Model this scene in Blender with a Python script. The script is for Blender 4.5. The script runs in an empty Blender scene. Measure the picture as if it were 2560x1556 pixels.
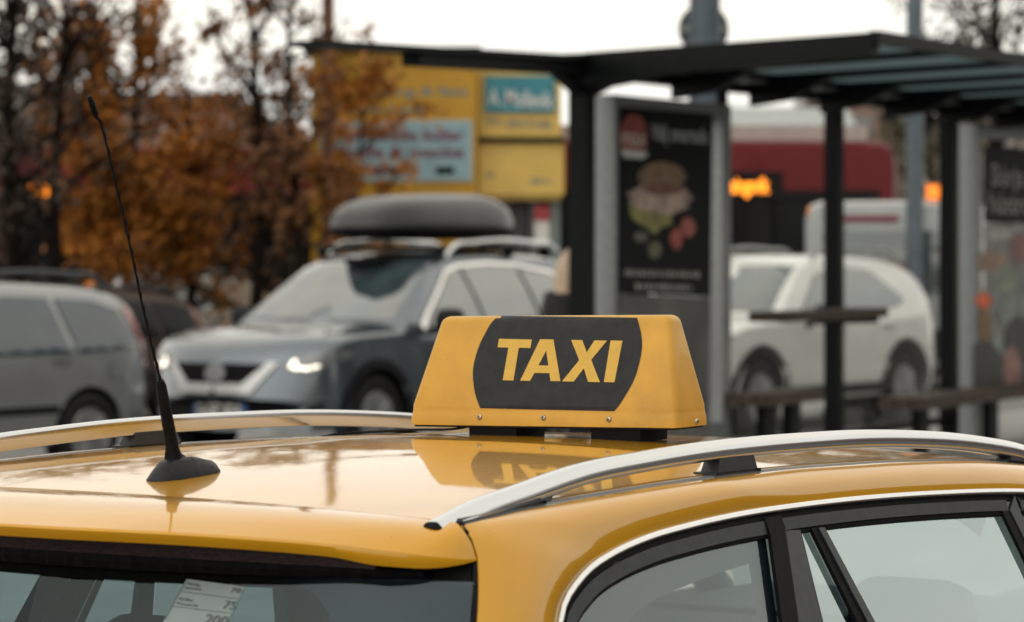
import bpy, bmesh, math, random
import numpy as np
from mathutils import Vector, Matrix
from mathutils.bvhtree import BVHTree
from mathutils.geometry import tessellate_polygon
random.seed(7)
sc = bpy.context.scene
COL = sc.collection
R = math.radians

# ------------------------------------------------------------ camera, sky, sun, exposure
EYE, FPX, HY = 1.75, 8000.0, 612.0          # eye height, focal length in photo pixels, horizon row
cd = bpy.data.cameras.new('camera'); cam = bpy.data.objects.new('camera', cd); COL.objects.link(cam)
cam.location = (0, 0, EYE); cam.rotation_euler = (R(90), 0, 0)
cd.sensor_width = 36; cd.lens = FPX / 2560 * 36
cd.shift_y = -(778 - HY) / 2560
cd.clip_start = .1; cd.clip_end = 3000
cd.dof.use_dof = True; cd.dof.focus_distance = 4.88; cd.dof.aperture_fstop = 6.4
sc.camera = cam

SUN_EL, SUN_AZ = 38, 215                     # sun behind the cloud, behind and left of the camera
w = bpy.data.worlds.new('World'); sc.world = w; w.use_nodes = True
nt = w.node_tree; nt.nodes.clear()
out = nt.nodes.new('ShaderNodeOutputWorld'); bg = nt.nodes.new('ShaderNodeBackground')
sky = nt.nodes.new('ShaderNodeTexSky'); sky.sky_type = 'NISHITA'; sky.sun_disc = False
sky.sun_elevation = R(SUN_EL); sky.sun_rotation = R(SUN_AZ); sky.dust_density = 3; sky.air_density = 1; sky.ozone_density = 1
hs = nt.nodes.new('ShaderNodeHueSaturation'); hs.inputs['Saturation'].default_value = .22; hs.inputs['Value'].default_value = 1.0
tc = nt.nodes.new('ShaderNodeTexCoord'); mp = nt.nodes.new('ShaderNodeMapping'); mp.inputs['Scale'].default_value = (1.2, 1.2, 6)
nz = nt.nodes.new('ShaderNodeTexNoise'); nz.inputs['Scale'].default_value = 2.3; nz.inputs['Detail'].default_value = 6; nz.inputs['Roughness'].default_value = .55
rp = nt.nodes.new('ShaderNodeValToRGB')
rp.color_ramp.elements[0].position = .3; rp.color_ramp.elements[0].color = (10.8, 10.9, 10.4, 1)
rp.color_ramp.elements[1].position = .7; rp.color_ramp.elements[1].color = (14.4, 13.2, 10.9, 1)
mx = nt.nodes.new('ShaderNodeMix'); mx.data_type = 'RGBA'; mx.inputs['Factor'].default_value = .82
nt.links.new(tc.outputs['Generated'], mp.inputs[0]); nt.links.new(mp.outputs[0], nz.inputs['Vector'])
nt.links.new(nz.outputs['Fac'], rp.inputs[0]); nt.links.new(sky.outputs[0], hs.inputs['Color'])
nt.links.new(hs.outputs[0], mx.inputs[6]); nt.links.new(rp.outputs[0], mx.inputs[7])
nt.links.new(mx.outputs[2], bg.inputs['Color']); bg.inputs['Strength'].default_value = .095
nt.links.new(bg.outputs[0], out.inputs['Surface'])
sl = bpy.data.lights.new('sun', 'SUN'); sl.energy = .5; sl.angle = R(80); sl.color = (1, .95, .87)
so = bpy.data.objects.new('sun', sl); COL.objects.link(so)
so.rotation_euler = (R(90 - SUN_EL), 0, R(-35))
sc.view_settings.view_transform = 'Standard'; sc.view_settings.look = 'None'
sc.view_settings.exposure = .3; sc.view_settings.gamma = 1
sc.render.engine = 'CYCLES'
sc.cycles.use_denoising = True

# ------------------------------------------------------------ helpers
def mat(name, base, rough=.5, metal=0, coat=0, spec=.5, ns=30, na=.12, bump=0, bs=None, emit=None, es=0, rn=.0, ior=1.5, crough=.03):
    m = bpy.data.materials.new(name); m.use_nodes = True; t = m.node_tree; b = t.nodes['Principled BSDF']
    b.inputs['Roughness'].default_value = rough; b.inputs['Metallic'].default_value = metal
    b.inputs['Coat Weight'].default_value = coat; b.inputs['Coat Roughness'].default_value = crough
    b.inputs['Specular IOR Level'].default_value = spec; b.inputs['IOR'].default_value = ior
    c = t.nodes.new('ShaderNodeTexCoord'); n = t.nodes.new('ShaderNodeTexNoise')
    n.inputs['Scale'].default_value = ns; n.inputs['Detail'].default_value = 5
    t.links.new(c.outputs['Object'], n.inputs['Vector'])
    r = t.nodes.new('ShaderNodeValToRGB')
    a = [max(0, x * (1 - na)) for x in base]; z = [min(1, x * (1 + na)) for x in base]
    r.color_ramp.elements[0].position = .3; r.color_ramp.elements[0].color = (*a, 1)
    r.color_ramp.elements[1].position = .7; r.color_ramp.elements[1].color = (*z, 1)
    t.links.new(n.outputs['Fac'], r.inputs[0]); t.links.new(r.outputs[0], b.inputs['Base Color'])
    if rn:
        q = t.nodes.new('ShaderNodeMapRange'); q.inputs[3].default_value = max(0, rough - rn); q.inputs[4].default_value = rough + rn
        t.links.new(n.outputs['Fac'], q.inputs[0]); t.links.new(q.outputs[0], b.inputs['Roughness'])
    if bump:
        n2 = t.nodes.new('ShaderNodeTexNoise'); n2.inputs['Scale'].default_value = bs or ns * 4; n2.inputs['Detail'].default_value = 4
        t.links.new(c.outputs['Object'], n2.inputs['Vector'])
        bn = t.nodes.new('ShaderNodeBump'); bn.inputs['Strength'].default_value = bump; bn.inputs['Distance'].default_value = .01
        t.links.new(n2.outputs['Fac'], bn.inputs['Height']); t.links.new(bn.outputs[0], b.inputs['Normal'])
    if emit:
        b.inputs['Emission Color'].default_value = (*emit, 1); b.inputs['Emission Strength'].default_value = es
    return m

def pane(name, tint, refl=.06, rough=.0, gc=(1, 1, 1)):
    """clear glass sheet: tinted see-through plus mirror by Fresnel"""
    m = bpy.data.materials.new(name); m.use_nodes = True; t = m.node_tree; t.nodes.clear()
    o = t.nodes.new('ShaderNodeOutputMaterial'); mxs = t.nodes.new('ShaderNodeMixShader')
    tr = t.nodes.new('ShaderNodeBsdfTransparent'); gl = t.nodes.new('ShaderNodeBsdfGlossy')
    gl.inputs['Roughness'].default_value = rough; gl.inputs['Color'].default_value = (*gc, 1)
    n = t.nodes.new('ShaderNodeTexNoise'); n.inputs['Scale'].default_value = 9; n.inputs['Detail'].default_value = 6
    c = t.nodes.new('ShaderNodeTexCoord'); t.links.new(c.outputs['Object'], n.inputs['Vector'])
    r = t.nodes.new('ShaderNodeValToRGB'); r.color_ramp.elements[0].color = (*[x * .93 for x in tint], 1); r.color_ramp.elements[1].color = (*[min(1, x * 1.05) for x in tint], 1)
    t.links.new(n.outputs['Fac'], r.inputs[0]); t.links.new(r.outputs[0], tr.inputs['Color'])
    ge = t.nodes.new('ShaderNodeNewGeometry'); dt = t.nodes.new('ShaderNodeVectorMath'); dt.operation = 'DOT_PRODUCT'
    t.links.new(ge.outputs['Normal'], dt.inputs[0]); t.links.new(ge.outputs['Incoming'], dt.inputs[1])
    def mth(op, a, b_=None):
        q = t.nodes.new('ShaderNodeMath'); q.operation = op; q.use_clamp = op in ('ADD', 'SUBTRACT')
        for i, x in enumerate((a, b_)):
            if x is None: continue
            if isinstance(x, (int, float)): q.inputs[i].default_value = x
            else: t.links.new(x, q.inputs[i])
        return q.outputs[0]
    fr = mth('ADD', mth('MULTIPLY', mth('POWER', mth('SUBTRACT', 1, mth('ABSOLUTE', dt.outputs['Value'])), 5), .95), .05 + refl)
    t.links.new(fr, mxs.inputs[0])
    t.links.new(tr.outputs[0], mxs.inputs[1]); t.links.new(gl.outputs[0], mxs.inputs[2]); t.links.new(mxs.outputs[0], o.inputs[0])
    return m

def link(o, parent=None):
    COL.objects.link(o)
    if parent: o.parent = parent
    return o
def tag(o, label=None, cat=None, group=None, kind=None):
    if label: o['label'] = label
    if cat: o['category'] = cat
    if group: o['group'] = group
    if kind: o['kind'] = kind
    return o
def thing(name, label, cat, loc=(0, 0, 0), rz=0, group=None):
    o = bpy.data.objects.new(name, None); COL.objects.link(o); o.empty_display_size = .2
    o.location = loc; o.rotation_euler = (0, 0, rz)
    return tag(o, label, cat, group)
def obj(name, v, f, m, parent=None, smooth=True, sharp=40):
    me = bpy.data.meshes.new(name); me.from_pydata([tuple(p) for p in v], [], f); me.update()
    bm = bmesh.new(); bm.from_mesh(me); bmesh.ops.recalc_face_normals(bm, faces=bm.faces); bm.to_mesh(me); bm.free()
    return fin(name, me, m, parent, smooth, sharp)
def fin(name, me, m, parent, smooth=True, sharp=40):
    me.materials.append(m)
    if smooth:
        me.polygons.foreach_set('use_smooth', [True] * len(me.polygons))
        me.set_sharp_from_angle(angle=R(sharp))
    return link(bpy.data.objects.new(name, me), parent)

class MB:
    """collects simple shapes into one mesh"""
    def __init__(s): s.v = []; s.f = []
    def add(s, v, f):
        n = len(s.v); s.v += [tuple(p) for p in v]; s.f += [tuple(i + n for i in q) for q in f]; return s
    def box(s, c, d, rz=0, M=None):
        v = [Vector((x * d[0] / 2, y * d[1] / 2, z * d[2] / 2)) for x in (-1, 1) for y in (-1, 1) for z in (-1, 1)]
        m = Matrix.Translation(c) @ (M if M is not None else Matrix.Rotation(rz, 4, 'Z'))
        return s.add([m @ p for p in v], [(0, 1, 3, 2), (4, 6, 7, 5), (0, 4, 5, 1), (2, 3, 7, 6), (0, 2, 6, 4), (1, 5, 7, 3)])
    def beam(s, a, b, wd, ht, up=(0, 0, 1)):
        a, b = Vector(a), Vector(b); d = (b - a); L = d.length; d.normalize(); x = d.cross(Vector(up)).normalized(); u = x.cross(d)
        v = [a + d * (L * i) + x * (wd / 2 * j) + u * (ht / 2 * k) for i in (0, 1) for j in (-1, 1) for k in (-1, 1)]
        return s.add(v, [(0, 1, 3, 2), (4, 6, 7, 5), (0, 4, 5, 1), (2, 3, 7, 6), (0, 2, 6, 4), (1, 5, 7, 3)])
    def tube(s, pts, rad, n=8, caps=True):
        pts = [Vector(p) for p in pts]; rs = rad if hasattr(rad, '__len__') else [rad] * len(pts)
        base = len(s.v); prev = None
        for i, p in enumerate(pts):
            d = (pts[min(i + 1, len(pts) - 1)] - pts[max(i - 1, 0)]).normalized()
            if prev is None:
                a = d.cross(Vector((0, 0, 1)))
                if a.length < .05: a = d.cross(Vector((1, 0, 0)))
            else: a = prev - d * prev.dot(d)
            a.normalize(); prev = a; b = d.cross(a)
            for k in range(n):
                t = 2 * math.pi * k / n; s.v.append(tuple(p + (a * math.cos(t) + b * math.sin(t)) * rs[i]))
        for i in range(len(pts) - 1):
            for k in range(n):
                q = base + i * n; k2 = (k + 1) % n; s.f.append((q + k, q + k2, q + n + k2, q + n + k))
        if caps:
            s.f.append(tuple(base + k for k in range(n))[::-1]); s.f.append(tuple(base + (len(pts) - 1) * n + k for k in range(n)))
        return s
    def lathe(s, prof, n=24, M=Matrix()):
        base = len(s.v)
        for r, z in prof:
            for k in range(n):
                t = 2 * math.pi * k / n; s.v.append(tuple(M @ Vector((r * math.cos(t), r * math.sin(t), z))))
        for i in range(len(prof) - 1):
            for k in range(n):
                q = base + i * n; k2 = (k + 1) % n; s.f.append((q + k, q + k2, q + n + k2, q + n + k))
        if prof[0][0] > 1e-4: s.f.append(tuple(base + k for k in range(n))[::-1])
        if prof[-1][0] > 1e-4: s.f.append(tuple(base + (len(prof) - 1) * n + k for k in range(n)))
        return s
    def grid(s, rows):
        n = len(s.v); k = len(rows[0])
        for r in rows: s.v += [tuple(p) for p in r]
        for i in range(len(rows) - 1):
            for j in range(k - 1): s.f.append((n + i * k + j, n + i * k + j + 1, n + (i + 1) * k + j + 1, n + (i + 1) * k + j))
        return s
    def build(s, name, m, parent=None, smooth=True, sharp=40): return obj(name, s.v, s.f, m, parent, smooth, sharp)

def interp(pts, x):
    """smooth (monotone cubic) interpolation through (x,y) points"""
    P = np.array(sorted(pts), float); X, Y = P[:, 0], P[:, 1]; h = np.diff(X); d = np.diff(Y) / h
    m = np.zeros(len(X)); m[0] = d[0]; m[-1] = d[-1]
    for i in range(1, len(X) - 1):
        if d[i - 1] * d[i] > 0: m[i] = 3 * (h[i - 1] + h[i]) / ((2 * h[i] + h[i - 1]) / d[i - 1] + (h[i] + 2 * h[i - 1]) / d[i])
    xx = np.clip(np.atleast_1d(np.asarray(x, float)), X[0], X[-1]); i = np.clip(np.searchsorted(X, xx) - 1, 0, len(h) - 1)
    t = (xx - X[i]) / h[i]
    y = (2 * t**3 - 3 * t**2 + 1) * Y[i] + (t**3 - 2 * t**2 + t) * h[i] * m[i] + (-2 * t**3 + 3 * t**2) * Y[i + 1] + (t**3 - t**2) * h[i] * m[i + 1]
    return y if np.ndim(x) else float(y[0])
def resample(pts, n, smooth=True):
    P = np.array(pts, float); L = np.r_[0, np.cumsum(np.linalg.norm(np.diff(P, axis=0), axis=1))]
    t = np.linspace(0, L[-1], n)
    if smooth:
        o = []
        for c in range(P.shape[1]):
            o.append(catmull(L, P[:, c], t))
        return np.stack(o, 1)
    return np.stack([np.interp(t, L, P[:, c]) for c in range(P.shape[1])], 1)
def catmull(L, y, t):
    m = np.gradient(y, L); i = np.clip(np.searchsorted(L, t) - 1, 0, len(L) - 2); h = L[i + 1] - L[i]; u = (t - L[i]) / h
    return (2 * u**3 - 3 * u**2 + 1) * y[i] + (u**3 - 2 * u**2 + u) * h * m[i] + (-2 * u**3 + 3 * u**2) * y[i + 1] + (u**3 - u**2) * h * m[i + 1]
def at(px, py, Y): return Vector(((px - 1280) / FPX * Y, Y, EYE - (py - HY) / FPX * Y))
def gx(px, Y): return (px - 1280) / FPX * Y

def flat_tris(loops, maxe):
    """tessellate a 2D polygon (with holes) and cut it finer"""
    vv = [Vector((p[0], p[1], 0)) for l in loops for p in l]
    tr = tessellate_polygon([[Vector((p[0], p[1], 0)) for p in l] for l in loops])
    bm = bmesh.new(); bv = [bm.verts.new(p) for p in vv]
    for t in tr:
        try: bm.faces.new([bv[i] for i in t])
        except ValueError: pass
    for _ in range(7):
        es = [e for e in bm.edges if e.calc_length() > maxe]
        if not es or len(bm.faces) > 6000: break
        bmesh.ops.subdivide_edges(bm, edges=es, cuts=1, use_grid_fill=False)
        bmesh.ops.triangulate(bm, faces=bm.faces)
    bm.verts.index_update(); v = [p.co.copy() for p in bm.verts]; f = [tuple(x.index for x in q.verts) for q in bm.faces]; bm.free()
    return v, f
def decal(name, bvh, loops, m, parent, fray, maxe=.06, off=.004, thick=0):
    """lay a flat outline on a surface: fray(x,y) gives the ray that finds the surface"""
    v, f = flat_tris(loops, maxe); o = []; ok = []
    for p in v:
        a, d = fray(p.x, p.y); h, n, i, _ = bvh.ray_cast(a, d)
        if h is None: ok.append(False); o.append(Vector((0, 0, 0))); continue
        if n.dot(d) > 0: n = -n
        o.append(h + n * off); ok.append(True)
    f = [q for q in f if all(ok[i] for i in q)]
    used = sorted({i for q in f for i in q}); ix = {a: b for b, a in enumerate(used)}
    if not used: return None
    return obj(name, [o[i] for i in used], [tuple(ix[i] for i in q) for q in f], m, parent, True, 60)
def text_mesh(body, size, ital=0, bold=0):
    c = bpy.data.curves.new('t', 'FONT'); c.body = body; c.size = size; c.shear = ital; c.offset = bold; c.extrude = .0004; c.resolution_u = 3
    o = bpy.data.objects.new('t', c); COL.objects.link(o); bpy.context.view_layer.update()
    me = bpy.data.meshes.new_from_object(o.evaluated_get(bpy.context.evaluated_depsgraph_get()))
    bpy.data.objects.remove(o); bpy.data.curves.remove(c); me.materials.clear(); return me
def fin_words(name, me, ox, m, parent, gap):
    """one object per word: cut the lettering mesh where the original x positions leave a wide gap"""
    xs = sorted(set(round(x, 4) for x in ox)); cuts = [(a + b) / 2 for a, b in zip(xs, xs[1:]) if b - a > gap]
    gr = {}
    for p in me.polygons: gr.setdefault(sum(ox[p.vertices[0]] > c for c in cuts), []).append(tuple(p.vertices))
    V = [v.co.copy() for v in me.vertices]; o = None
    for k, fs in sorted(gr.items()):
        used = sorted({i for f in fs for i in f}); ix = {a: b for b, a in enumerate(used)}
        o = obj(name, [V[i] for i in used], [tuple(ix[i] for i in f) for f in fs], m, parent, False)
    bpy.data.meshes.remove(me); return o
def lettering(name, body, size, M, m, parent, ital=0, bold=0, width=None):
    me = text_mesh(body, size, ital, bold)
    if width:
        xs = [v.co.x for v in me.vertices]; k = width / (max(xs) - min(xs)); me.transform(Matrix.Diagonal((k, 1, 1, 1)))
    me.transform(M); return fin(name, me, m, parent, False)

# ------------------------------------------------------------ materials
def yellow_paint():
    m = mat('taxi_paint', (.51, .246, .003), .32, 0, 1, .08, 3, .03, crough=.015)
    t = m.node_tree; b = t.nodes['Principled BSDF']; c = t.nodes.new('ShaderNodeTexCoord')
    # road film: fine specks and run marks that dull the clear coat
    n = t.nodes.new('ShaderNodeTexNoise'); n.inputs['Scale'].default_value = 90; n.inputs['Detail'].default_value = 8; n.inputs['Roughness'].default_value = .7
    mp = t.nodes.new('ShaderNodeMapping'); mp.inputs['Scale'].default_value = (1.2, .35, 1); t.links.new(c.outputs['Object'], mp.inputs[0]); t.links.new(mp.outputs[0], n.inputs['Vector'])
    r = t.nodes.new('ShaderNodeMapRange'); r.inputs[1].default_value = .45; r.inputs[2].default_value = .75; r.inputs[3].default_value = .012; r.inputs[4].default_value = .16
    t.links.new(n.outputs['Fac'], r.inputs[0]); t.links.new(r.outputs[0], b.inputs['Coat Roughness'])
    n2 = t.nodes.new('ShaderNodeTexNoise'); n2.inputs['Scale'].default_value = 7; t.links.new(c.outputs['Object'], n2.inputs['Vector'])
    bn = t.nodes.new('ShaderNodeBump'); bn.inputs['Strength'].default_value = .05; bn.inputs['Distance'].default_value = .004
    t.links.new(n2.outputs['Fac'], bn.inputs['Height'])
    n3 = t.nodes.new('ShaderNodeTexNoise'); n3.inputs['Scale'].default_value = 140; n3.inputs['Detail'].default_value = 4; t.links.new(c.outputs['Object'], n3.inputs['Vector'])
    b2 = t.nodes.new('ShaderNodeBump'); b2.inputs['Strength'].default_value = .04; b2.inputs['Distance'].default_value = .0006
    t.links.new(n3.outputs['Fac'], b2.inputs['Height']); t.links.new(bn.outputs[0], b2.inputs['Normal']); t.links.new(b2.outputs[0], b.inputs['Coat Normal'])
    b.inputs['Coat IOR'].default_value = 1.5
    return m
def specks(m, scale, dark):
    t = m.node_tree; b = t.nodes['Principled BSDF']; c = t.nodes.new('ShaderNodeTexCoord'); v = t.nodes.new('ShaderNodeTexVoronoi'); v.inputs['Scale'].default_value = scale; v.inputs['Randomness'].default_value = 1
    t.links.new(c.outputs['Object'], v.inputs['Vector']); sep = t.nodes.new('ShaderNodeSeparateColor'); t.links.new(v.outputs['Color'], sep.inputs[0])
    q = t.nodes.new('ShaderNodeMath'); q.operation = 'MULTIPLY'; q.inputs[1].default_value = .11; t.links.new(sep.outputs[0], q.inputs[0])
    q2 = t.nodes.new('ShaderNodeMath'); q2.operation = 'SUBTRACT'; q2.inputs[1].default_value = .045; t.links.new(q.outputs[0], q2.inputs[0])
    lt = t.nodes.new('ShaderNodeMath'); lt.operation = 'LESS_THAN'; t.links.new(v.outputs['Distance'], lt.inputs[0]); t.links.new(q2.outputs[0], lt.inputs[1])
    n = t.nodes.new('ShaderNodeTexNoise'); n.inputs['Scale'].default_value = 6; n.inputs['Detail'].default_value = 7; n.inputs['Roughness'].default_value = .65; t.links.new(c.outputs['Object'], n.inputs['Vector'])
    r = t.nodes.new('ShaderNodeMapRange'); r.inputs[1].default_value = .52; r.inputs[2].default_value = .80; r.inputs[4].default_value = dark; t.links.new(n.outputs['Fac'], r.inputs[0])
    mxx = t.nodes.new('ShaderNodeMath'); mxx.operation = 'MAXIMUM'; k = t.nodes.new('ShaderNodeMath'); k.operation = 'MULTIPLY'; k.inputs[1].default_value = .55; t.links.new(lt.outputs[0], k.inputs[0]); t.links.new(k.outputs[0], mxx.inputs[0]); t.links.new(r.outputs[0], mxx.inputs[1])
    old = b.inputs['Base Color'].links[0].from_socket; x = t.nodes.new('ShaderNodeMix'); x.data_type = 'RGBA'; x.inputs[7].default_value = (.10, .065, .03, 1)
    t.links.new(old, x.inputs[6]); t.links.new(mxx.outputs[0], x.inputs[0]); t.links.new(x.outputs[2], b.inputs['Base Color'])
    return m
M = {}
M['paint'] = yellow_paint()
M['sign_yellow'] = mat('sign_plastic', (.50, .262, .018), .45, 0, .15, .4, 14, .10, .05, 220)
specks(M['paint'], 38, .10); specks(M['sign_yellow'], 60, .45)
M['sign_black'] = mat('sign_foil', (.013, .014, .016), .5, 0, 0, .24, 40, .35, .04, 300)
M['letter'] = mat('letter_foil', (.54, .345, .07), .5, 0, 0, .2, 60, .06)
M['chrome'] = mat('polished_alu', (.60, .61, .62), .19, 1, 0, .5, 4, .01)
M['bright'] = mat('chrome_trim', (.68, .68, .68), .12, 1, 0, .5, 60, .03)
M['rubber'] = mat('black_rubber', (.005, .005, .006), .6, spec=.09, ns=80, na=.3, bump=.05)
M['trim'] = mat('matte_trim', (.024, .027, .031), .42, spec=.32, ns=60, na=.25, bump=.04, bs=700)
M['plastic'] = mat('antenna_plastic', (.010, .011, .014), .42, spec=.22, ns=200, na=.3, bump=.10, bs=900)
M['frit'] = mat('black_glass_border', (.016, .021, .028), .3, 0, 0, .2, 20, .15)
M['screw'] = mat('screw_metal', (.42, .38, .33), .35, .9, ns=200, na=.4)
M['darkred'] = mat('brake_lens_dark', (.018, .004, .005), .3, spec=.15, ns=90, na=.4, bump=.1, bs=160)
M['ditch'] = mat('ditch_trim', (.30, .31, .32), .35, .6, ns=40, na=.12)
M['cabin'] = mat('cabin_cloth', (.045, .052, .06), .9, spec=.1, ns=9, na=.2)
M['liner'] = mat('headliner', (.16, .165, .165), .9, ns=60, na=.1)
M['taxiglass'] = pane('taxi_glass', (.78, .90, .90), .27, gc=(.86, .98, 1))
M['rearglass'] = pane('privacy_glass', (.45, .58, .62), -.018, gc=(.82, .97, 1))
M['sideglass'] = pane('quarter_glass', (.80, .90, .90), .05, gc=(.88, .98, 1))
M['clear'] = pane('shelter_glass', (.90, .92, .91), -.035)
M['carglass'] = mat('car_window_glass', (.035, .052, .060), .05, 0, 1, .5, 4, .35, ior=2.1)
M['busglass'] = mat('dark_vehicle_glass', (.006, .007, .008), .08, spec=.08, ns=3, na=.3)
M['midglass'] = mat('tinted_car_glass', (.03, .046, .06), .05, 0, .6, .5, 4, .2, ior=1.55)
M['tyre'] = mat('tyre_rubber', (.010, .010, .011), .8, spec=.2, ns=40, na=.3)
M['rim'] = mat('alloy', (.42, .43, .45), .3, .9, ns=20, na=.1)
M['under'] = mat('underbody', (.01, .01, .01), .9)
M['blackpl'] = mat('black_bumper_plastic', (.009, .010, .012), .5, spec=.12, ns=30, na=.2, bump=.05)
M['lamp'] = mat('lamp_lens', (.55, .55, .55), .08, .2, 1, ns=30, na=.3)
M['lamp_on'] = mat('lit_headlamp', (.9, .85, .75), .2, emit=(1, .88, .70), es=2.2)
M['tail'] = mat('tail_lens', (.28, .025, .03), .12, 0, 1, ns=30, na=.2)
M['plate'] = mat('plate_white', (.62, .62, .6), .4)
M['plate_blue'] = mat('plate_blue', (.01, .09, .28), .4)
M['ink'] = mat('plate_ink', (.02, .02, .02), .5)
M['shelter'] = mat('shelter_paint', (.005, .0065, .0065), .45, spec=.09, ns=20, na=.25)
M['alu'] = mat('frame_alu', (.25, .26, .265), .42, .5, ns=20, na=.12)
M['roofpanel'] = mat('roof_panel', (.34, .40, .41), .35, 0, ns=12, na=.2)
M['wood'] = mat('bench_wood', (.07, .052, .043), .7, spec=.2, ns=12, na=.35, bump=.15)
M['poster_black'] = mat('poster_black', (.008, .009, .009), .5, spec=.05, ns=8, na=.15)
M['white'] = mat('white_ink', (.62, .61, .58), .5)
M['bark'] = mat('bark', (.010, .0075, .006), .9, spec=.05, ns=14, na=.4, bump=.5)
M['asphalt'] = mat('asphalt', (.065, .065, .065), .85, ns=2.5, na=.25, bump=.25, bs=160)
M['paving'] = mat('paving', (.22, .22, .215), .8, ns=3, na=.15, bump=.2, bs=90)

# ------------------------------------------------------------ ground
g = MB(); g.grid([[(-400, -60, 0), (400, -60, 0)], [(-400, 900, 0), (400, 900, 0)]])
tag(g.build('road', M['asphalt'], None, False), kind='structure')
DA = Vector((math.sin(R(28)), math.cos(R(28)), 0)); DB = Vector((math.cos(R(28)), -math.sin(R(28)), 0))
SC = Vector((gx(1455, 20), 20, 0))                       # back corner of the bus shelter
def strip(a0, a1, b0, b1, z0, z1):
    P = [SC + DA * a + DB * b for a, b in ((a0, b0), (a1, b0), (a1, b1), (a0, b1))]
    b = MB(); v = [(p.x, p.y, z) for z in (z0, z1) for p in P]
    return b.add(v, [(4, 5, 6, 7), (0, 1, 5, 4), (1, 2, 6, 5), (2, 3, 7, 6), (3, 0, 4, 7)])
tag(strip(-7, 60, -1.2, 4.0, 0.0, .12).build('bus_stop_pavement', M['paving'], None, False), kind='structure')
tag(strip(-7, 60, -1.34, -1.202, 0.0, .125).build('kerb', mat('kerb_stone', (.33, .33, .32), .8, ns=4, na=.2, bump=.2), None, False), kind='structure')
def ground_strip(a0, a1, b0, b1, z, m, name):
    P = [SC + DA * a + DB * b for a, b in ((a0, b0), (a1, b0), (a1, b1), (a0, b1))]
    return tag(obj(name, [(p.x, p.y, z) for p in P], [(0, 1, 2, 3)], m, None, False), kind='structure')
ground_strip(-30, 60, -11.0, -1.5, .004, mat('parking_asphalt', (.13, .13, .128), .8, ns=1.5, na=.2, bump=.2, bs=120), 'parking_lane')
for a in range(-4, 10): ground_strip(a * 5.5, a * 5.5 + 2.6, -7.05, -6.93, .008, M['white'], 'lane_marking')

# ------------------------------------------------------------ TAXI
TH = R(33.81); TX, TY = -.1474, 4.961; tc_, ts_ = math.cos(TH), math.sin(TH)
taxi = thing('taxi', 'yellow taxi estate car in the foreground with a lit-style TAXI sign, antenna and roof rails', 'taxi', (TX, TY, 0), -TH)
taxi['label'] = 'glossy yellow taxi estate with TAXI roof sign, whip antenna and silver roof rails'
CL = Vector(((0 - TX) * tc_ - (0 - TY) * ts_, (0 - TX) * ts_ + (0 - TY) * tc_, EYE))
def ray(px, py):
    X, Y, Z = (px - 1280) / FPX, 1.0, -(py - HY) / FPX
    return CL, Vector((X * tc_ - Y * ts_, X * ts_ + Y * tc_, Z)).normalized()
GV = [(-.95, 1.376), (-.8, 1.389), (-.54, 1.406), (-.37, 1.412), (-.07, 1.417), (.08, 1.417), (.39, 1.411), (.73, 1.397), (.98, 1.376), (1.2, 1.353), (1.45, 1.318)]
def G(v): return interp(GV, v)
CR = .0225
def seam(u): return -.752 + .05 * min(1, abs(u) / .55) ** 2
def Wr(u, v): return G(v) + CR * (1 - (abs(u) / .57) ** 2.2)
# roof skin
rows = []
for j in range(60):
    t = j / 59; row = []
    for i in range(41):
        u = -.548 + 1.096 * i / 40; v0 = seam(u) + .0009; v1 = 1.46 - .10 * (u / .55) ** 2; v = v0 + (v1 - v0) * t; row.append((u, v, Wr(u, v)))
    rows.append(row)
b = MB(); b.grid(rows); b.grid([rows[0], [(x, y + .004, z - .012) for x, y, z in rows[0]]])
for i in (0, 40): b.grid([[r[i] for r in rows], [(r[i][0] * 1.002, r[i][1], r[i][2] - .012) for r in rows]])
roof = b.build('roof', M['paint'], taxi, True, 30)
# headliner
b = MB(); b.grid([[(u * .93, v, Wr(u, v) - .035) for u in np.linspace(-.54, .54, 9)] for v in np.linspace(-.66, 1.36, 9)])
b.build('headliner', M['liner'], taxi)
# ditch trims beside the roof
for s in (-1, 1):
    vs = np.linspace(-.70, 1.33, 50)
    b = MB(); b.grid([[(s * .5495, v, G(v) - .004), (s * .556, v, G(v) + .001), (s * .566, v, G(v) + .001), (s * .5735, v, G(v) - .004)] for v in vs])
    b.build('roof_trim', M['ditch'], taxi)
# tailgate top (spoiler)
LIP = [(0, -.962, 1.3885, 1.3722), (.14, -.953, 1.3887, 1.3722), (.28, -.924, 1.3875, 1.3708), (.38, -.893, 1.3840, 1.3672), (.44, -.865, 1.3800, 1.3630), (.48, -.846, 1.3762, 1.3590), (.515, -.826, 1.3715, 1.3510), (.545, -.805, 1.3668, 1.3476), (.570, -.782, 1.3622, 1.3455), (.588, -.758, 1.3582, 1.3466), (.600, -.735, 1.3552, 1.3495), (.6050, -.7165, 1.3535, 1.3522)]
LIPs = resample(LIP, 60)
FR = [(u, seam(u) - .001, Wr(u, seam(u))) for u in np.linspace(0, .545, 12)] + [(.566, -.7125, 1.3985), (.576, -.716, 1.3960), (.585, -.718, 1.3885), (.594, -.7160, 1.3760), (.6035, -.7175, 1.3560)]
FRs = resample(FR, 60)
rows_t = []; rows_l = []; rows_f = []
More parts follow.
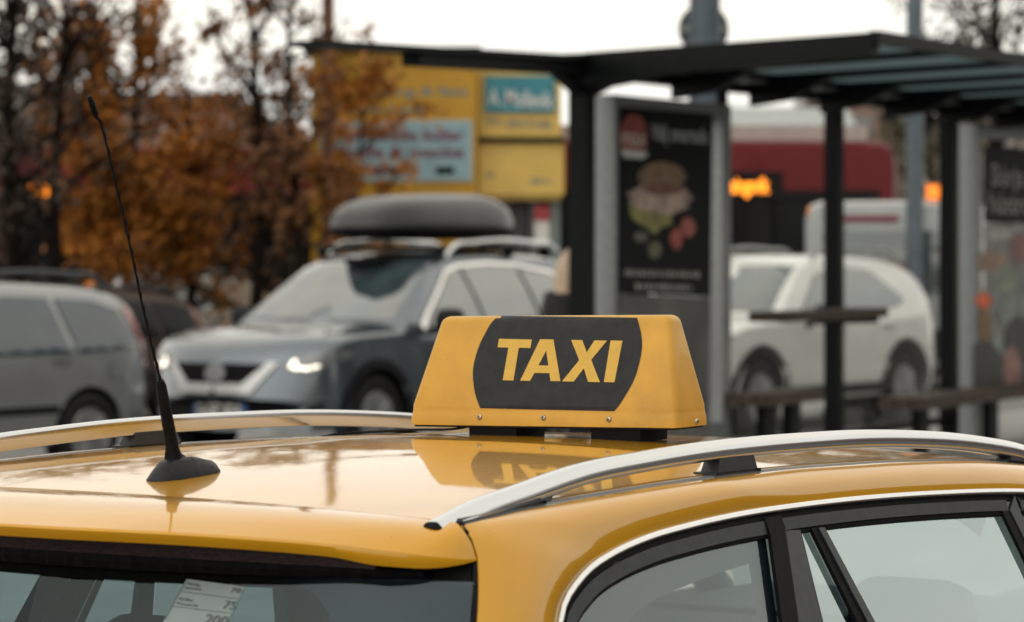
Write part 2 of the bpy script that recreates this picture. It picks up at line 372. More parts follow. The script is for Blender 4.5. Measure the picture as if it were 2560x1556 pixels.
for k in list(range(59, 0, -1)) + list(range(60)):
    s = -1 if len(rows_t) < 59 else 1
    f_, l_ = FRs[k], LIPs[k]; q = 1 - (k / 59) ** 5
    pt = [(s * (f_[0] + (l_[0] - f_[0]) * t), f_[1] + (l_[1] - f_[1]) * t, f_[2] + (l_[2] - f_[2]) * t + (.010 * q + .0035 * (1 - q) * (1 if k < 57 else .2)) * math.sin(math.pi * t)) for t in np.linspace(0, 1, 14)]
    rows_t.append(pt); e = pt[-1]; d = l_[2] - l_[3]
    rows_l.append([e, (e[0], e[1] - .003 * q, e[2] - d * .2), (e[0], e[1] - .001, e[2] - d * .6), (e[0], e[1] + .004 * q, e[2] - d), (e[0] * .985, e[1] + .05, e[2] - d + .004)])
    rows_f.append([pt[0], (pt[0][0], pt[0][1] - .002, pt[0][2] - .006)])
b = MB(); b.grid(rows_t); b.grid(rows_l); b.grid(rows_f)
b.build('tailgate_spoiler', M['paint'], taxi, True, 42)
# rear glass
def vg(u, w_): return -.868 + .36 * u * u - (1.335 - w_) * .42
hu = lambda w_: .607 + (1.355 - w_) * .42
b = MB(); b.grid([[(uu, vg(uu, w_), w_) for uu in np.linspace(-hu(w_) + .006, hu(w_) - .006, 25)] for w_ in np.linspace(1.327, .99, 14)])
rg = b.build('rear_window', M['rearglass'], taxi)
def inpt(u, w_, o=.006): return (u, vg(u, w_) + o, w_)
b = MB()   # black printed border of the glass, rounded opening
N = 72; outer = []; inner = []
def rrect(hx, z0, z1, r, n):
    o = []
    cs = [(hx - r, z1 - r, 0), (-hx + r, z1 - r, 90), (-hx + r, z0 + r, 180), (hx - r, z0 + r, 270)]
    for cx, cz, a0 in cs:
        for k in range(n): a = R(a0 + 90 * k / (n - 1)); o.append((cx + r * math.cos(a), cz + r * math.sin(a)))
    return o
inn = rrect(.455, 1.05, 1.318, .075, 9)
for x, z in inn:
    k = max(abs(x) / .60, abs(z - 1.165) / .163); z2 = 1.165 + (z - 1.165) / k; x2 = x / k
    x2 = max(-hu(z2) + .008, min(hu(z2) - .008, x2 * (hu(z2) - .008) / .60)); outer.append((x2, z2))
rings = [[inpt(a[0] + (c[0] - a[0]) * t, a[1] + (c[1] - a[1]) * t) for t in np.linspace(0, 1, 7)] for a, c in zip(inn + inn[:1], outer + outer[:1])]
b.grid(rings); b.build('rear_window_border', M['frit'], taxi)
# brake light strip and ribbed seal under the spoiler
b = MB(); ul = np.linspace(-.50, .50, 41)
b.grid([[(u, vg(u, 1.335) + .020, 1.369), (u, vg(u, 1.335) - .012, 1.3665 - .018 * max(0, abs(u) / .5) ** 6), (u, vg(u, 1.335) - .013, 1.3475 - .006 * abs(u / .5) ** 3)] for u in ul])
b.build('brake_light', M['darkred'], taxi)
b = MB(); ul = np.linspace(-.56, .56, 118); rw = []
for k, u in enumerate(ul):
    o = .0022 * math.sin(k * 2.3) + .0012 * math.sin(k * .9); y = vg(u, 1.335) - .009 + o; q = abs(u / .58) ** 4
    rw.append([(u, y + .03, 1.349 - .004 * q), (u, y - .002, 1.348 - .006 * abs(u / .5) ** 3), (u, y - .004, 1.339 - .004 * q), (u, y, 1.329 + .004 * q), (u, y + .012, 1.3255 + .004 * q)])
b.grid(rw); b.build('window_seal', M['rubber'], taxi, True, 15)
b = MB(); b.grid([[(u * hu(w_) * .995, vg(u * hu(w_), w_) + .014, w_) for u in np.linspace(-1, 1, 31)] for w_ in (1.312, 1.335, 1.355)]); b.build('tailgate_frame', M['rubber'], taxi)
# side: curve of the bright window line, traced on the tilted window plane
US = lambda w_: .615 + (1.385 - w_) * .40
CT = [(-.70, 1.00), (-.708, 1.10), (-.682, 1.19), (-.648, 1.24), (-.623, 1.269), (-.598, 1.292), (-.563, 1.310), (-.517, 1.3275), (-.448, 1.343), (-.352, 1.356), (-.232, 1.364), (-.093, 1.369), (.05, 1.370), (.291, 1.367), (.533, 1.359), (.848, 1.342), (1.10, 1.318), (1.35, 1.27), (1.62, 1.18), (1.95, 1.04)]
CTs = resample(CT, 120)
def sidept(s, v, w_, o=0): return (s * (US(w_) + o * .93), v, w_ + o * .37)
GAP = [(.70, -.92, .98), (.682, -.875, 1.08), (.660, -.815, 1.19), (.643, -.775, 1.265), (.629, -.748, 1.305), (.617, -.731, 1.335), (.606, -.717, 1.358), (.596, -.712, 1.376), (.586, -.715, 1.390), (.577, -.712, 1.3975)]
gut = [(.577, v, G(v) - .001) for v in np.linspace(-.66, 1.33, 30)] + [(.615, 1.62, 1.22), (.70, 1.98, 1.06)]
OUT = np.vstack([resample(GAP, 41)[:-1], resample(gut, 80)])
def tip(s):   # pair every point of the window line with one on the gap / gutter side
    k = len(CTs); i0 = 28
    O = np.array(OUT); A = O[:41]; B = O[41:]
    a = resample(A, i0, False); bb = resample(B, k - i0 + 1, False)[1:]
    # pair gutter points by station
    gg = np.array(gut); vs = np.linspace(-.66, 1, 2)
    return np.vstack([a, bb])
def side_panel(s):
    b = MB(); O = np.array(gut); rowsP = []
    vmax = CTs[-1][0]
    for k, (v, w_) in enumerate(CTs):
        c = np.array(sidept(1, v, w_, .002))
        # station on the outer rim
        if v < -.30 or k < 20:
            t = (CTs[:, 0] * 0)[0]
        rowsP.append(c)
    C = np.array(rowsP)
    i0 = int(np.argmin(np.abs(CTs[:, 0] + .46) + (CTs[:, 1] < 1.3) * 9))      # the window line's shoulder meets the rail end
    j0 = int(np.argmin(np.abs(CTs[:, 0] - .15)))
    rim = np.zeros_like(C)
    rim[:i0 + 1] = resample(GAP, i0 + 1, False)
    vv = np.linspace(-.712, CTs[j0, 0], j0 - i0 + 1)
    for n_, k in enumerate(range(i0, j0 + 1)): rim[k] = (.577, vv[n_], G(vv[n_]) - .001)
    for k in range(j0, len(C)):
        v = CTs[k, 0]
        if v <= 1.33: rim[k] = (.577, v, G(v) - .001)
        else:
            f_ = (v - 1.33) / .62; rim[k] = (.577 + .13 * f_, v + .03 * f_, G(1.33) - .001 + (1.075 - G(1.33)) * f_ ** 1.1)
    grid_ = []
    for k in range(len(C)):
        r_ = []
        ch = C[k] - rim[k]; L = np.linalg.norm(ch)
        nrm = np.array((.75, 0, .66)) if k > i0 else np.array((.95, -.2, .2))
        for t in np.linspace(0, 1, 13):
            p = rim[k] + ch * t + nrm * min(.20 * L, .020) * math.sin(math.pi * t) ** .8
            r_.append((s * p[0], p[1], p[2]))
        grid_.append(r_)
    b.grid(grid_)
    b.grid([[g_[0], (g_[0][0] - s * .012, g_[0][1] + .006, g_[0][2] - .010)] for g_ in grid_])     # folded edge
    return b
for s in (1, -1):
    side_panel(s).build('side_panel', M['paint'], taxi, True, 38)
    # dark joint between tailgate and body
    b = MB(); gp = resample(GAP, 30); b.tube([(s * (p[0] - .007), p[1] + .006, p[2] - .004) for p in gp], .0075, 6); b.build('tailgate_joint', M['rubber'], taxi)
    # bright strip
    b = MB(); rws = []
    for k, (v, w_) in enumerate(CTs):
        a = CTs[max(0, k - 1)]; c = CTs[min(len(CTs) - 1, k + 1)]; t = np.array(c) - np.array(a); t /= np.linalg.norm(t); n_ = np.array((t[1], -t[0]))
        rws.append([sidept(s, v + n_[0] * d, w_ + n_[1] * d, o) for d, o in ((-.002, -.004), (-.0018, .003), (-.0005, .0062), (.0035, .0078), (.0078, .0066), (.0092, .003), (.0095, -.004))])
    b.grid(rws); b.build('window_chrome', M['bright'], taxi)
    # frame strips below the chrome: rubber lip, then the painted frame
    def off(d0, d1, o0, o1, name, m, k0=0, k1=None):
        b = MB(); rw = []
        for k in range(k0, k1 or len(CTs)):
            v, w_ = CTs[k]; a = CTs[max(0, k - 1)]; c = CTs[min(len(CTs) - 1, k + 1)]; t = np.array(c) - np.array(a); t /= np.linalg.norm(t); n_ = np.array((t[1], -t[0]))
            rw.append([sidept(s, v + n_[0] * d, w_ + n_[1] * d, o) for d, o in ((d0, -.006), (d0 + .0005, o0), (d1 - .0005, o1), (d1, -.008))])
        b.grid(rw); return b.build(name, m, taxi, True, 30)
    off(.009, .0165, -.001, -.002, 'window_rubber', M['rubber'])
    kB = int(np.argmin(np.abs(CTs[:, 0] - .012)))
    off(.0165, .0355, .002, .000, 'window_frame', M['trim'], 0, kB)
    kF = int(np.argmin(np.abs(CTs[:, 0] - .80)))
    off(.0165, .034, .003, .001, 'window_frame', M['trim'], kB + 1, kF)
    off(.0165, .034, .003, .001, 'window_frame', M['trim'], kF + 1, 119)
    off(.034, .040, -.001, -.003, 'window_rubber', M['rubber'])
    # panes and posts as flat pieces on the window plane
    def piece(name, pts, m, o0, th=.006):
        v, f = flat_tris([pts], .08); n = len(v)
        V = [sidept(s, p.x, p.y, o0) for p in v] + [sidept(s, p.x, p.y, o0 - th) for p in v]
        F = list(f) + [tuple(i + n for i in q[::-1]) for q in f]
        # rim
        ed = {}
        for q in f:
            for i in range(3): e = (q[i], q[(i + 1) % 3]); ed[e] = 1
        for e in ed:
            if (e[1], e[0]) not in ed: F.append((e[0], e[1], e[1] + n, e[0] + n))
        return obj(name, V, F, m, taxi, True, 25)
    def sheet(name, pts, m, o0, holes=()):
        v, f = flat_tris([pts] + list(holes), .08); return obj(name, [sidept(s, p.x, p.y, o0) for p in v], f, m, taxi, True, 25)
    lo = lambda v, w_, sl_: (v + (w_ - .985) * -sl_, .985)
    qtop = [(-.64, 1.00), (-.655, 1.10), (-.636, 1.17), (-.60, 1.235), (-.569, 1.264), (-.532, 1.286), (-.478, 1.305), (-.376, 1.320), (-.242, 1.329), (-.105, 1.333), (-.014, 1.3335)]
    qpane = [tuple(p) for p in resample(qtop, 30)] + [(-.160, .985)]
    sheet('quarter_window', qpane, M['sideglass'], -.008)
    clear = [tuple(p) for p in resample([(-.555, 1.04), (-.56, 1.12), (-.53, 1.19), (-.485, 1.235), (-.40, 1.268), (-.28, 1.286), (-.16, 1.297), (-.085, 1.302)], 20)] + [(-.19, 1.02)]
    sheet('quarter_window_border', qpane, M['frit'], -.011, [clear[::-1]])
    piece('door_pillar', [(-.024, 1.333), (-.024, 1.356), (.024, 1.357), (.024, 1.34), (-.122, .985), (-.172, .985)], M['rubber'], .004)
    piece('pillar_trim', [(.024, 1.336), (.072, 1.334), (-.015, .985), (-.118, .985)], M['trim'], .000)
    piece('window_divider', [(.104, 1.334), (.1395, 1.3315), (.268, .985), (.205, .985)], M['rubber'], .001)
    piece('divider_trim', [(.121, 1.3325), (.1385, 1.3315), (.266, .985), (.24, .985)], M['trim'], .004)
    sheet('fixed_window', [(.070, 1.334), (.106, 1.334), (.207, .985), (-.017, .985)], M['taxiglass'], -.008)
    piece('window_edge', [(.072, 1.332), (.084, 1.332), (.012, .985), (-.014, .985)], M['frit'], -.006, .002)
    sheet('door_window', [tuple(p) for p in resample([(.138, 1.3325), (.30, 1.332), (.422, 1.328), (.60, 1.3225), (.748, 1.315)], 14)] + [(.86, .985), (.266, .985)], M['taxiglass'], -.008)
    piece('door_post', [(.740, 1.3165), (.764, 1.315), (.862, .985), (.828, .985)], M['rubber'], .001)
    piece('door_post_trim', [(.766, 1.3150), (.802, 1.336), (.80, 1.310), (.915, .985), (.866, .985)], M['trim'], .003)
    piece('front_door_frame', [(.812, 1.333), (.840, 1.3095), (.96, .985), (.92, .985)], M['trim'], .002)
    sheet('front_door_window', [(.838, 1.308), (1.0, 1.295), (1.2, 1.262), (1.4, 1.205), (1.6, 1.125), (1.82, 1.0), (.957, .985)], M['taxiglass'], -.008)
RSEC = [(-.0112, -.0085), (-.0130, .002), (-.0141, .0095), (-.0124, .0130), (-.0090, .0140), (-.001, .0144), (.0050, .0138), (.0068, .0128), (.0074, .0118), (.0086, .0112), (.0120, .0070), (.0146, .0010), (.0150, -.0050), (.0138, -.0100), (.0100, -.0134), (.003, -.0144), (-.0070, -.0146), (-.0102, -.0132), (-.0112, -.0085)]
RS = [tuple(p) for p in RSEC]; NR = len(RS) - 1
# roof rails with feet
TOPR = [(-.735, 1.399), (-.64, 1.421), (-.54, 1.4345), (-.39, 1.4535), (-.23, 1.4615), (-.10, 1.4655), (.08, 1.4665), (.25, 1.4645), (.42, 1.4605), (.60, 1.451), (.74, 1.4405), (.86, 1.428), (1.0, 1.409), (1.10, 1.388), (1.18, 1.362)]
for s in (1, -1):
    rp_ = resample(TOPR, 70); b = MB(); rw = []
    for k, (v, t) in enumerate(rp_):
        tn = rp_[min(69, k + 1)] - rp_[max(0, k - 1)]; tn /= np.linalg.norm(tn)
        rw.append([(s * (.5505 + x), v - tn[1] * (z - .0142), t + tn[0] * (z - .0142)) for x, z in RS])
    b.grid(rw); b.f.append(tuple(range(NR))); b.f.append(tuple(len(b.v) - NR - 1 + i for i in range(NR)))
    rail = b.build('roof_rail', M['chrome'], taxi, True, 50)
    # black end wedges and the middle foot
    def foot(v0, v1, v2, v3, name, slope=0):
        b = MB(); wd = .0125
        def topw(v): return float(np.interp(v, rp_[:, 0], rp_[:, 1])) - .024
        N_ = 10; r_ = []
        for i in range(N_):
            t = i / (N_ - 1); va = v0 + (v1 - v0) * t; vb = v2 + (v3 - v2) * t
            r_.append([(s * (.5505 - wd * 1.25), va, G(va) - .012), (s * (.5505 - wd), vb, topw(vb)), (s * (.5505 + wd), vb, topw(vb)), (s * (.5505 + wd * 1.35), va, G(va) - .012)])
        b.grid(r_); n = len(b.v); b.f += [(0, 1, 2, 3), (n - 4, n - 3, n - 2, n - 1)]
        b.grid([[(s * (.5505 - wd * 1.5), va - .004, G(va) + z), (s * (.5505 + wd * 1.6), va - .004, G(va) + z)] for va, z in ((v0, .0), (v0, .005), (v1, .005), (v1, 0))])
        return b.build(name, M['trim'], rail, True, 30)
    foot(-.055, .075, -.035, .062, 'rail_foot')
    foot(-.695, -.50, -.695, -.475, 'rail_end_wedge'); foot(.93, 1.17, .95, 1.16, 'rail_end_wedge')
    b = MB(); r0 = rw[0]; cx_ = np.mean(np.array(r0[:NR]), 0); d_ = np.array((0, -.86, -.50))
    b.grid([[tuple(cx_ + (np.array(p) - cx_) * k + d_ * o) for p in r0] for k, o in ((.9, -.004), (1.02, .0003), (1.02, .005), (.9, .008), (.5, .009))]); b.f.append(tuple(len(b.v) - NR - 1 + i for i in range(NR))); b.build('rail_end_cap', M['rubber'], rail)
# antenna (local position traced on the roof)
ab = Vector((.012, -.578, 0)); ab.z = Wr(ab.x, ab.y)
sq = []
for t, sc_, h in ((0, 1, -.002), (.10, 1.0, .0015), (.45, .84, .014), (.8, .68, .024), (1, .5, .028)):
    ring = []
    for a in range(28):
        an = 2 * math.pi * a / 28; cx, cy = math.cos(an), math.sin(an)
        x = .029 * sc_ * math.copysign(abs(cx) ** .8, cx); y = .069 * (sc_ if cy < 0 else .35 + .65 * sc_) * math.copysign(abs(cy) ** .85, cy) + (.007 * (1 - sc_) if cy < 0 else 0)
        hh = h if cy < .2 else h * (1 - .42 * cy * t)
        ring.append((ab.x + x, ab.y + y, Wr(ab.x + x, ab.y + y) + hh))
    sq.append(ring + [ring[0]])
b = MB(); b.grid(sq); b.f.append(tuple(len(b.v) - 29 + i for i in range(28)))
ant = b.build('antenna', M['plastic'], taxi, True, 55)
# neck fin, collar, whip: pixel-traced centre line on the car's centre plane
def cplane(px, py, u=.012):
    o, d = ray(px, py); t = (u - o.x) / d.x; return o + d * t
neck = [cplane(*p) for p in ((436, 1166), (432, 1140), (428, 1115))]
fin_ = MB(); P0 = cplane(430, 1112); rws = []
for t in np.linspace(0, 1, 8):
    y0 = P0.y + .004 + (.062) * t ** 1.3; z = P0.z - (P0.z - ab.z - .012) * (t ** .8); wd = .0075 + .009 * t
    rws.append([(ab.x - wd * 1.5, y0 - .002, ab.z + .012), (ab.x - wd * .6, y0, z - .002), (ab.x, y0 + .001, z), (ab.x + wd * .6, y0, z - .002), (ab.x + wd * 1.5, y0 - .002, ab.z + .012)])
fin_.grid(rws); fin_.build('antenna_fin', M['plastic'], ant)
c1 = [cplane(*p) for p in ((437, 1180), (434, 1150), (430, 1118), (422, 1070), (411, 1010), (403, 965), (400, 951))]
b = MB(); b.tube(c1, [.0205, .0135, .0093, .0088, .0080, .0072, .0048], 16); b.build('antenna_sleeve', M['rubber'], ant)
wp = [(400, 954), (395, 930), (383, 880), (368, 815), (352, 745), (336, 665), (320, 590), (304, 520), (285, 440), (266, 360), (248, 300), (238, 285)]
wp3 = [cplane(*p) for p in wp]; rsw = resample([tuple(p) for p in wp3], 150)
rsw = [Vector(p) + Vector((.0005 * math.sin(i * .8), 0, 0)) for i, p in enumerate(rsw)]
b = MB(); b.tube(rsw, [.0021 - .0003 * i / 150 + .00035 * math.sin(i * .8) for i in range(150)], 8); b.build('antenna_whip', M['rubber'], ant)
tp = [cplane(*p) for p in ((243, 298), (238, 285), (229, 258), (223, 241))]
b = MB(); b.tube(tp, [.0022, .0044, .0043, .0030], 10); b.build('antenna_tip', M['rubber'], ant)
# ---- roof sign
SV = .395; sz0 = 1.4525
SM = Matrix.Translation((0.002, SV, sz0)) @ Matrix.Rotation(R(4.0), 4, 'Z') @ Matrix.Rotation(R(-.95), 4, 'Y')
def sgn(x, y, z): return SM @ Vector((x, y, z))
bm = bmesh.new(); hw, hd, sk, ht = .252, .0575, .024, .180
lv = [(hw, -hd, hd, 0), (hw - .0005, -hd + .0005, hd, sk), (hw - .037, -hd + .048, hd - .020, ht)]
ringv = []
for x, y0, y1, z in lv: ringv.append([bm.verts.new(p) for p in ((-x, y0, z), (x, y0, z), (x, y1, z), (-x, y1, z))])
bm.faces.new(ringv[0][::-1]); bm.faces.new(ringv[2])
for i in range(2):
    for k in range(4): bm.faces.new((ringv[i][k], ringv[i][(k + 1) % 4], ringv[i + 1][(k + 1) % 4], ringv[i + 1][k]))
bm.edges.ensure_lookup_table()
te = [e for e in bm.edges if all(v.co.z > .1 for v in e.verts)] + [e for e in bm.edges if abs(e.verts[0].co.z - e.verts[1].co.z) > .01]
bmesh.ops.bevel(bm, geom=te, offset=.0125, segments=5, profile=.5, affect='EDGES')
te = [e for e in bm.edges if all(abs(v.co.z - sk) < .004 for v in e.verts)]
bmesh.ops.bevel(bm, geom=te, offset=.010, segments=3, affect='EDGES')
bmesh.ops.recalc_face_normals(bm, faces=bm.faces)
bm.transform(SM); me = bpy.data.meshes.new('roof_sign'); bm.to_mesh(me); sbvh = BVHTree.FromBMesh(bm); bm.free()
sign = fin('roof_sign', me, M['sign_yellow'], taxi, True, 50)
Z8 = lambda p: (980 + p[0] / 2.8, 740 + p[1] / 2.8)
pan = [(748, 141), (700, 185), (655, 260), (615, 340), (585, 430), (568, 520), (570, 600), (582, 680), (600, 740), (618, 786), (1000, 796), (1555, 808), (1590, 770), (1640, 690), (1690, 600), (1725, 500), (1745, 410), (1752, 330), (1740, 240), (1717, 155)]
lets = {'T': [[(752, 302), (982, 308), (972, 367), (890, 365), (853, 594), (778, 592), (818, 364), (742, 362)]],
        'A': [[(1040, 305), (1133, 307), (1182, 599), (1112, 598), (1105, 543), (1000, 541), (970, 596), (900, 595)], [(1082, 385), (1028, 488), (1098, 490)]],
        'X': [[(1257, 310), (1335, 312), (1366, 397), (1420, 313), (1508, 315), (1397, 450), (1458, 606), (1375, 604), (1346, 508), (1275, 602), (1193, 600), (1313, 452)]],
        'I': [[(1533, 314), (1616, 316), (1560, 607), (1486, 605)]]}
pl = [Z8(p) for p in pan]
left = resample(pl[:10], 26); right = resample(pl[12:], 26)
poly = [tuple(p) for p in left] + [pl[10]] + [pl[11]] + [tuple(p) for p in right]
decal('sign_panel', sbvh, [poly], M['sign_black'], sign, ray, 14, .0007)
for ch, lp in lets.items():
    decal('letter', sbvh, [[Z8(p) for p in l] for l in lp], M['letter'], sign, ray, 16, .0013)
for px, py in ((1199, 1043), (1358.5, 1044.7), (1522, 1049), (1741, 1054)):
    a, d = ray(px, py); h, n, _, _ = sbvh.ray_cast(a, d)
    q = n.to_track_quat('Z', 'Y').to_matrix().to_4x4(); Mx = Matrix.Translation(h) @ q
    b = MB(); b.lathe([(.0048, 0), (.0047, .0010), (.0036, .0024), (.0015, .0029)], 16, Mx); sc1 = b.build('screw', M['screw'], sign)
    b = MB(); b.box((0, 0, .0030), (.0052, .0011, .0006)); b.box((0, 0, .0030), (.0011, .0052, .0006)); b.v = [tuple(Mx @ Matrix.Rotation(.6, 4, 'Z') @ Vector(p)) for p in b.v]
    b.build('screw_slot', M['rubber'], sign, False)
b = MB()
for x in (-.095, .135): b = MB(); b.add([sgn(x + i * .045, j * .048, k) for i in (-1, 1) for j in (-1, 1) for k in (-.024, .003)], [(0, 1, 3, 2), (4, 6, 7, 5), (0, 4, 5, 1), (2, 3, 7, 6), (0, 2, 6, 4), (1, 5, 7, 3)]); b.build('sign_foot', M['rubber'], sign, False)
b = MB(); b.add([sgn(i * (hw - .008), j * (hd - .006) , k) for i in (-1, 1) for j in (-1, 1) for k in (-.0035, .004)], [(0, 1, 3, 2), (4, 6, 7, 5), (0, 4, 5, 1), (2, 3, 7, 6), (0, 2, 6, 4), (1, 5, 7, 3)])
b.build('sign_base', M['blackpl'], sign, False)
cab = [(-.19, .42, .012), (-.215, .42, .008), (-.25, .43, .006), (-.30, .44, .006), (-.36, .45, .005), (-.42, .46, .004), (-.50, .47, .003), (-.545, .475, 0)]
b = MB(); b.tube([Vector((u, v, Wr(u, v) + h)) for u, v, h in resample(cab, 40)], .0022, 8); b.build('sign_cable', M['rubber'], sign)

# ------------------------------------------------------------ generic car shell
def shell(S):
    """S: body outline tables. returns verts, faces (closed over both sides)"""
    xs = sorted(set(np.round(np.concatenate([np.linspace(S['xr'], S['xf'], 90)] + [np.linspace(x - r - .03, x + r + .03, 34) for x, r in S['arch']]), 4)))
    def zlow(x):
        z = float(np.interp(x, [p[0] for p in S['sill']], [p[1] for p in S['sill']]))
        for ax, r in S['arch']:
            d = abs(x - ax)
            if d < r: z = max(z, S['rw'] + math.sqrt(r * r - d * d) * .98)
        return z
    deck = lambda x: interp(S['deck'], x)
    def top(x):
        d = deck(x)
        if S.get('roof') and S['roof'][0][0] <= x <= S['roof'][-1][0]: d = max(d, interp(S['roof'], x))
        return d
    wid = lambda x: interp(S['wid'], x); belt = lambda x: float(np.interp(x, [p[0] for p in S['belt']], [p[1] for p in S['belt']]))
    def yside(x, z):
        w_ = wid(x); bl = belt(x)
        if z <= bl:
            q = interp([(0, .90), (.3, .955), (.55, 1.0), (.75, .995), (1.0, .965), (1.3, .93)], z / bl); return w_ * q
        return w_ * .965 - (z - bl) * S['tumble'] - max(0, z - bl - .3) * .12
    rows = []
    for x in xs:
        zl, H = zlow(x), top(x); rh = min(S.get('rh', .09), max(.03, (H - zl) * .3)); ze = H - rh; r_ = []
        for i in range(15):
            z = zl + (ze - zl) * i / 14; r_.append([x, yside(x, z), z])
        ye = yside(x, ze)
        for i in range(1, 13):
            a = math.pi / 2 * i / 12; r_.append([x, ye * math.cos(a) ** .55, ze + rh * math.sin(a) ** .9])
        for p in r_:
            k = abs(p[1]) / max(.3, wid(x)); f_ = np.clip((x - (S['xf'] - .7)) / .7, 0, 1) ** 1.3; p[0] -= S.get('cf', .16) * k ** 2.4 * f_
            f_ = np.clip(((S['xr'] + .6) - x) / .6, 0, 1) ** 1.3; p[0] += S.get('cr', .10) * k ** 2.4 * f_
        rows.append(r_)
    b = MB()
    for s in (1, -1):
        b.grid([[(p[0], s * p[1], p[2]) for p in r_] for r_ in rows])
        for r_ in (rows[0], rows[-1]): b.grid([[(p[0], s * p[1], p[2]) for p in r_], [(r_[-1][0], 0, p[2]) for p in r_]])
    return b
def wheel(parent, x, y, r, s, wd=.22, spokes=5):
    Mx = Matrix.Translation((x, y, r)) @ Matrix.Rotation(R(90 * -s), 4, 'X')
    wt = bpy.data.objects.new('wheel', None)
    b = MB(); h = wd / 2
    b.lathe([(r * .66, -h), (r * .9, -h), (r * .985, -h * .75), (r, 0), (r * .985, h * .75), (r * .9, h), (r * .68, h * .96), (r * .64, h * .7)], 32, Mx)
    ty = b.build('wheel', M['tyre'], parent)
    b = MB(); b.lathe([(r * .66, h * .8), (r * .63, h * .86), (r * .60, h * .5), (r * .55, h * .1)], 28, Mx)
    for k in range(spokes):
        a = 2 * math.pi * k / spokes
        for o in (-.09, .09):
            p0 = Mx @ Vector((r * .1 * math.cos(a), r * .1 * math.sin(a), h * .75)); p1 = Mx @ Vector((r * .64 * math.cos(a + o), r * .64 * math.sin(a + o), h * .75))
            b.beam(p0, p1, r * .10, .03, up=Mx.to_3x3() @ Vector((0, 0, 1)))
    b.lathe([(r * .16, h * .5), (r * .16, h * .85), (r * .10, h * .9)], 14, Mx)
    b.build('rim', M['rim'], ty, True, 30)
    b = MB(); b.lathe([(r * .62, -h * .2), (r * .62, -.2 * h + .01)], 20, Mx); b.build('brake_disc', M['under'], ty)
    return ty
ORIG = Vector
def sidecast(bvh, s): return lambda x, z: (Vector((x, s * 3, z)), Vector((0, -s, 0)))
def frontcast(y, z): return Vector((6, y, z)), Vector((-1, 0, 0))
def rearcast(y, z): return Vector((-6, y, z)), Vector((1, 0, 0))
def topcast(x, y): return Vector((x, y, 4)), Vector((0, 0, -1))
def bvh_of(o):
    bm = bmesh.new(); bm.from_mesh(o.data); t = BVHTree.FromBMesh(bm); bm.free(); return t

# taxi lower body (below the windows), bonnet, wheels, cabin
T = dict(xr=-1.22, xf=3.30, sill=[(-1.22, .30), (-.9, .22), (2.8, .2), (3.3, .25)], arch=[(-.35, .37), (2.33, .37)], rw=.32,
         deck=[(-1.22, .86), (-1.12, .985), (0, .985), (1.9, .985), (2.25, .985), (2.8, .90), (3.15, .78), (3.3, .58)],
         wid=[(-1.22, .70), (-1.0, .80), (-.6, .835), (.5, .855), (2.0, .85), (2.6, .83), (3.0, .78), (3.3, .66)], belt=[(-1.3, .985), (3.4, .985)], tumble=.4, rh=.03)
b = shell(T); b.v = [(-y, x, z) for x, y, z in b.v]
body = b.build('lower_body', M['paint'], taxi, True, 40)
for x in (-.35, 2.33):
    for s in (1, -1):
        n0 = len(taxi.children); wh = wheel(taxi, x, s * .75, .32, s)
        for o in [wh] + list(wh.children): o.data.transform(Matrix.Rotation(R(90), 4, 'Z'))
b = MB(); b.box((0, 1.0, .42), (1.25, 4.1, .44)); b.build('underbody', M['under'], taxi, False)
b = MB(); b.grid([[(u * (.56 + .14 * t), 1.44 + .72 * t - .08 * u * u, Wr(0, 1.40) - .02 - (Wr(0, 1.40) - 1.01) * t - .02 * u * u * (1 - t)) for u in np.linspace(-1, 1, 13)] for t in np.linspace(0, 1, 8)])
b.build('windscreen', M['taxiglass'], taxi)
for s in (1, -1):
    MB().tube([(s * .56, 1.36, G(1.33) - .02), (s * .63, 1.75, 1.19), (s * .70, 2.14, 1.0)], .035, 8).build('windscreen_pillar', M['paint'], taxi)
    MB().tube([(s * .535, 1.33, G(1.33) - .035), (s * .605, 1.72, 1.175), (s * .675, 2.10, .985)], .036, 8).build('pillar_lining', M['cabin'], taxi)
b = MB(); b.box((0, .55, .991), (1.44, 3.1, .006)); b.build('cabin_floor', M['cabin'], taxi, False)
def headrest(u, v, z, wd=.13):
    b = MB(); prof = []
    rws = []
    for t in np.linspace(-1, 1, 13):
        x = wd * math.copysign(abs(t) ** .8, t); k = (1 - abs(t) ** 4) ** .5 if abs(t) < 1 else 0
        hh = .085 * (.35 + .65 * k)
        ring = []
        for a in range(13):
            an = 2 * math.pi * a / 12; ring.append((u + x, v + .045 * (.3 + .7 * k) * math.copysign(abs(math.cos(an)) ** .7, math.cos(an)), z + hh * math.copysign(abs(math.sin(an)) ** .7, math.sin(an))))
        rws.append(ring)
    b.grid(rws); b.f += [tuple(range(12)), tuple(len(b.v) - 13 + i for i in range(12))]
    o = b.build('headrest', M['cabin'], taxi)
    for d in (-.05, .05): MB().tube([(u + d, v, z - .16), (u + d, v, z)], .006, 6).build('headrest_rod', M['chrome'], o)
for u in (-.42, 0, .42): headrest(u, -.12, 1.075, .115)
MB().add([(-.60, v, z) for v, z in ((.46, .98), (.80, .98), (.74, 1.33), (.42, 1.33))] + [(-.63, v, z) for v, z in ((.46, .98), (.80, .98), (.74, 1.33), (.42, 1.33))], [(0, 1, 2, 3), (4, 7, 6, 5), (0, 4, 5, 1), (1, 5, 6, 2), (2, 6, 7, 3), (3, 7, 4, 0)]).build('inner_pillar', M['cabin'], taxi, False)
for u in (-.36, .36): headrest(u, .98, 1.085, .12)
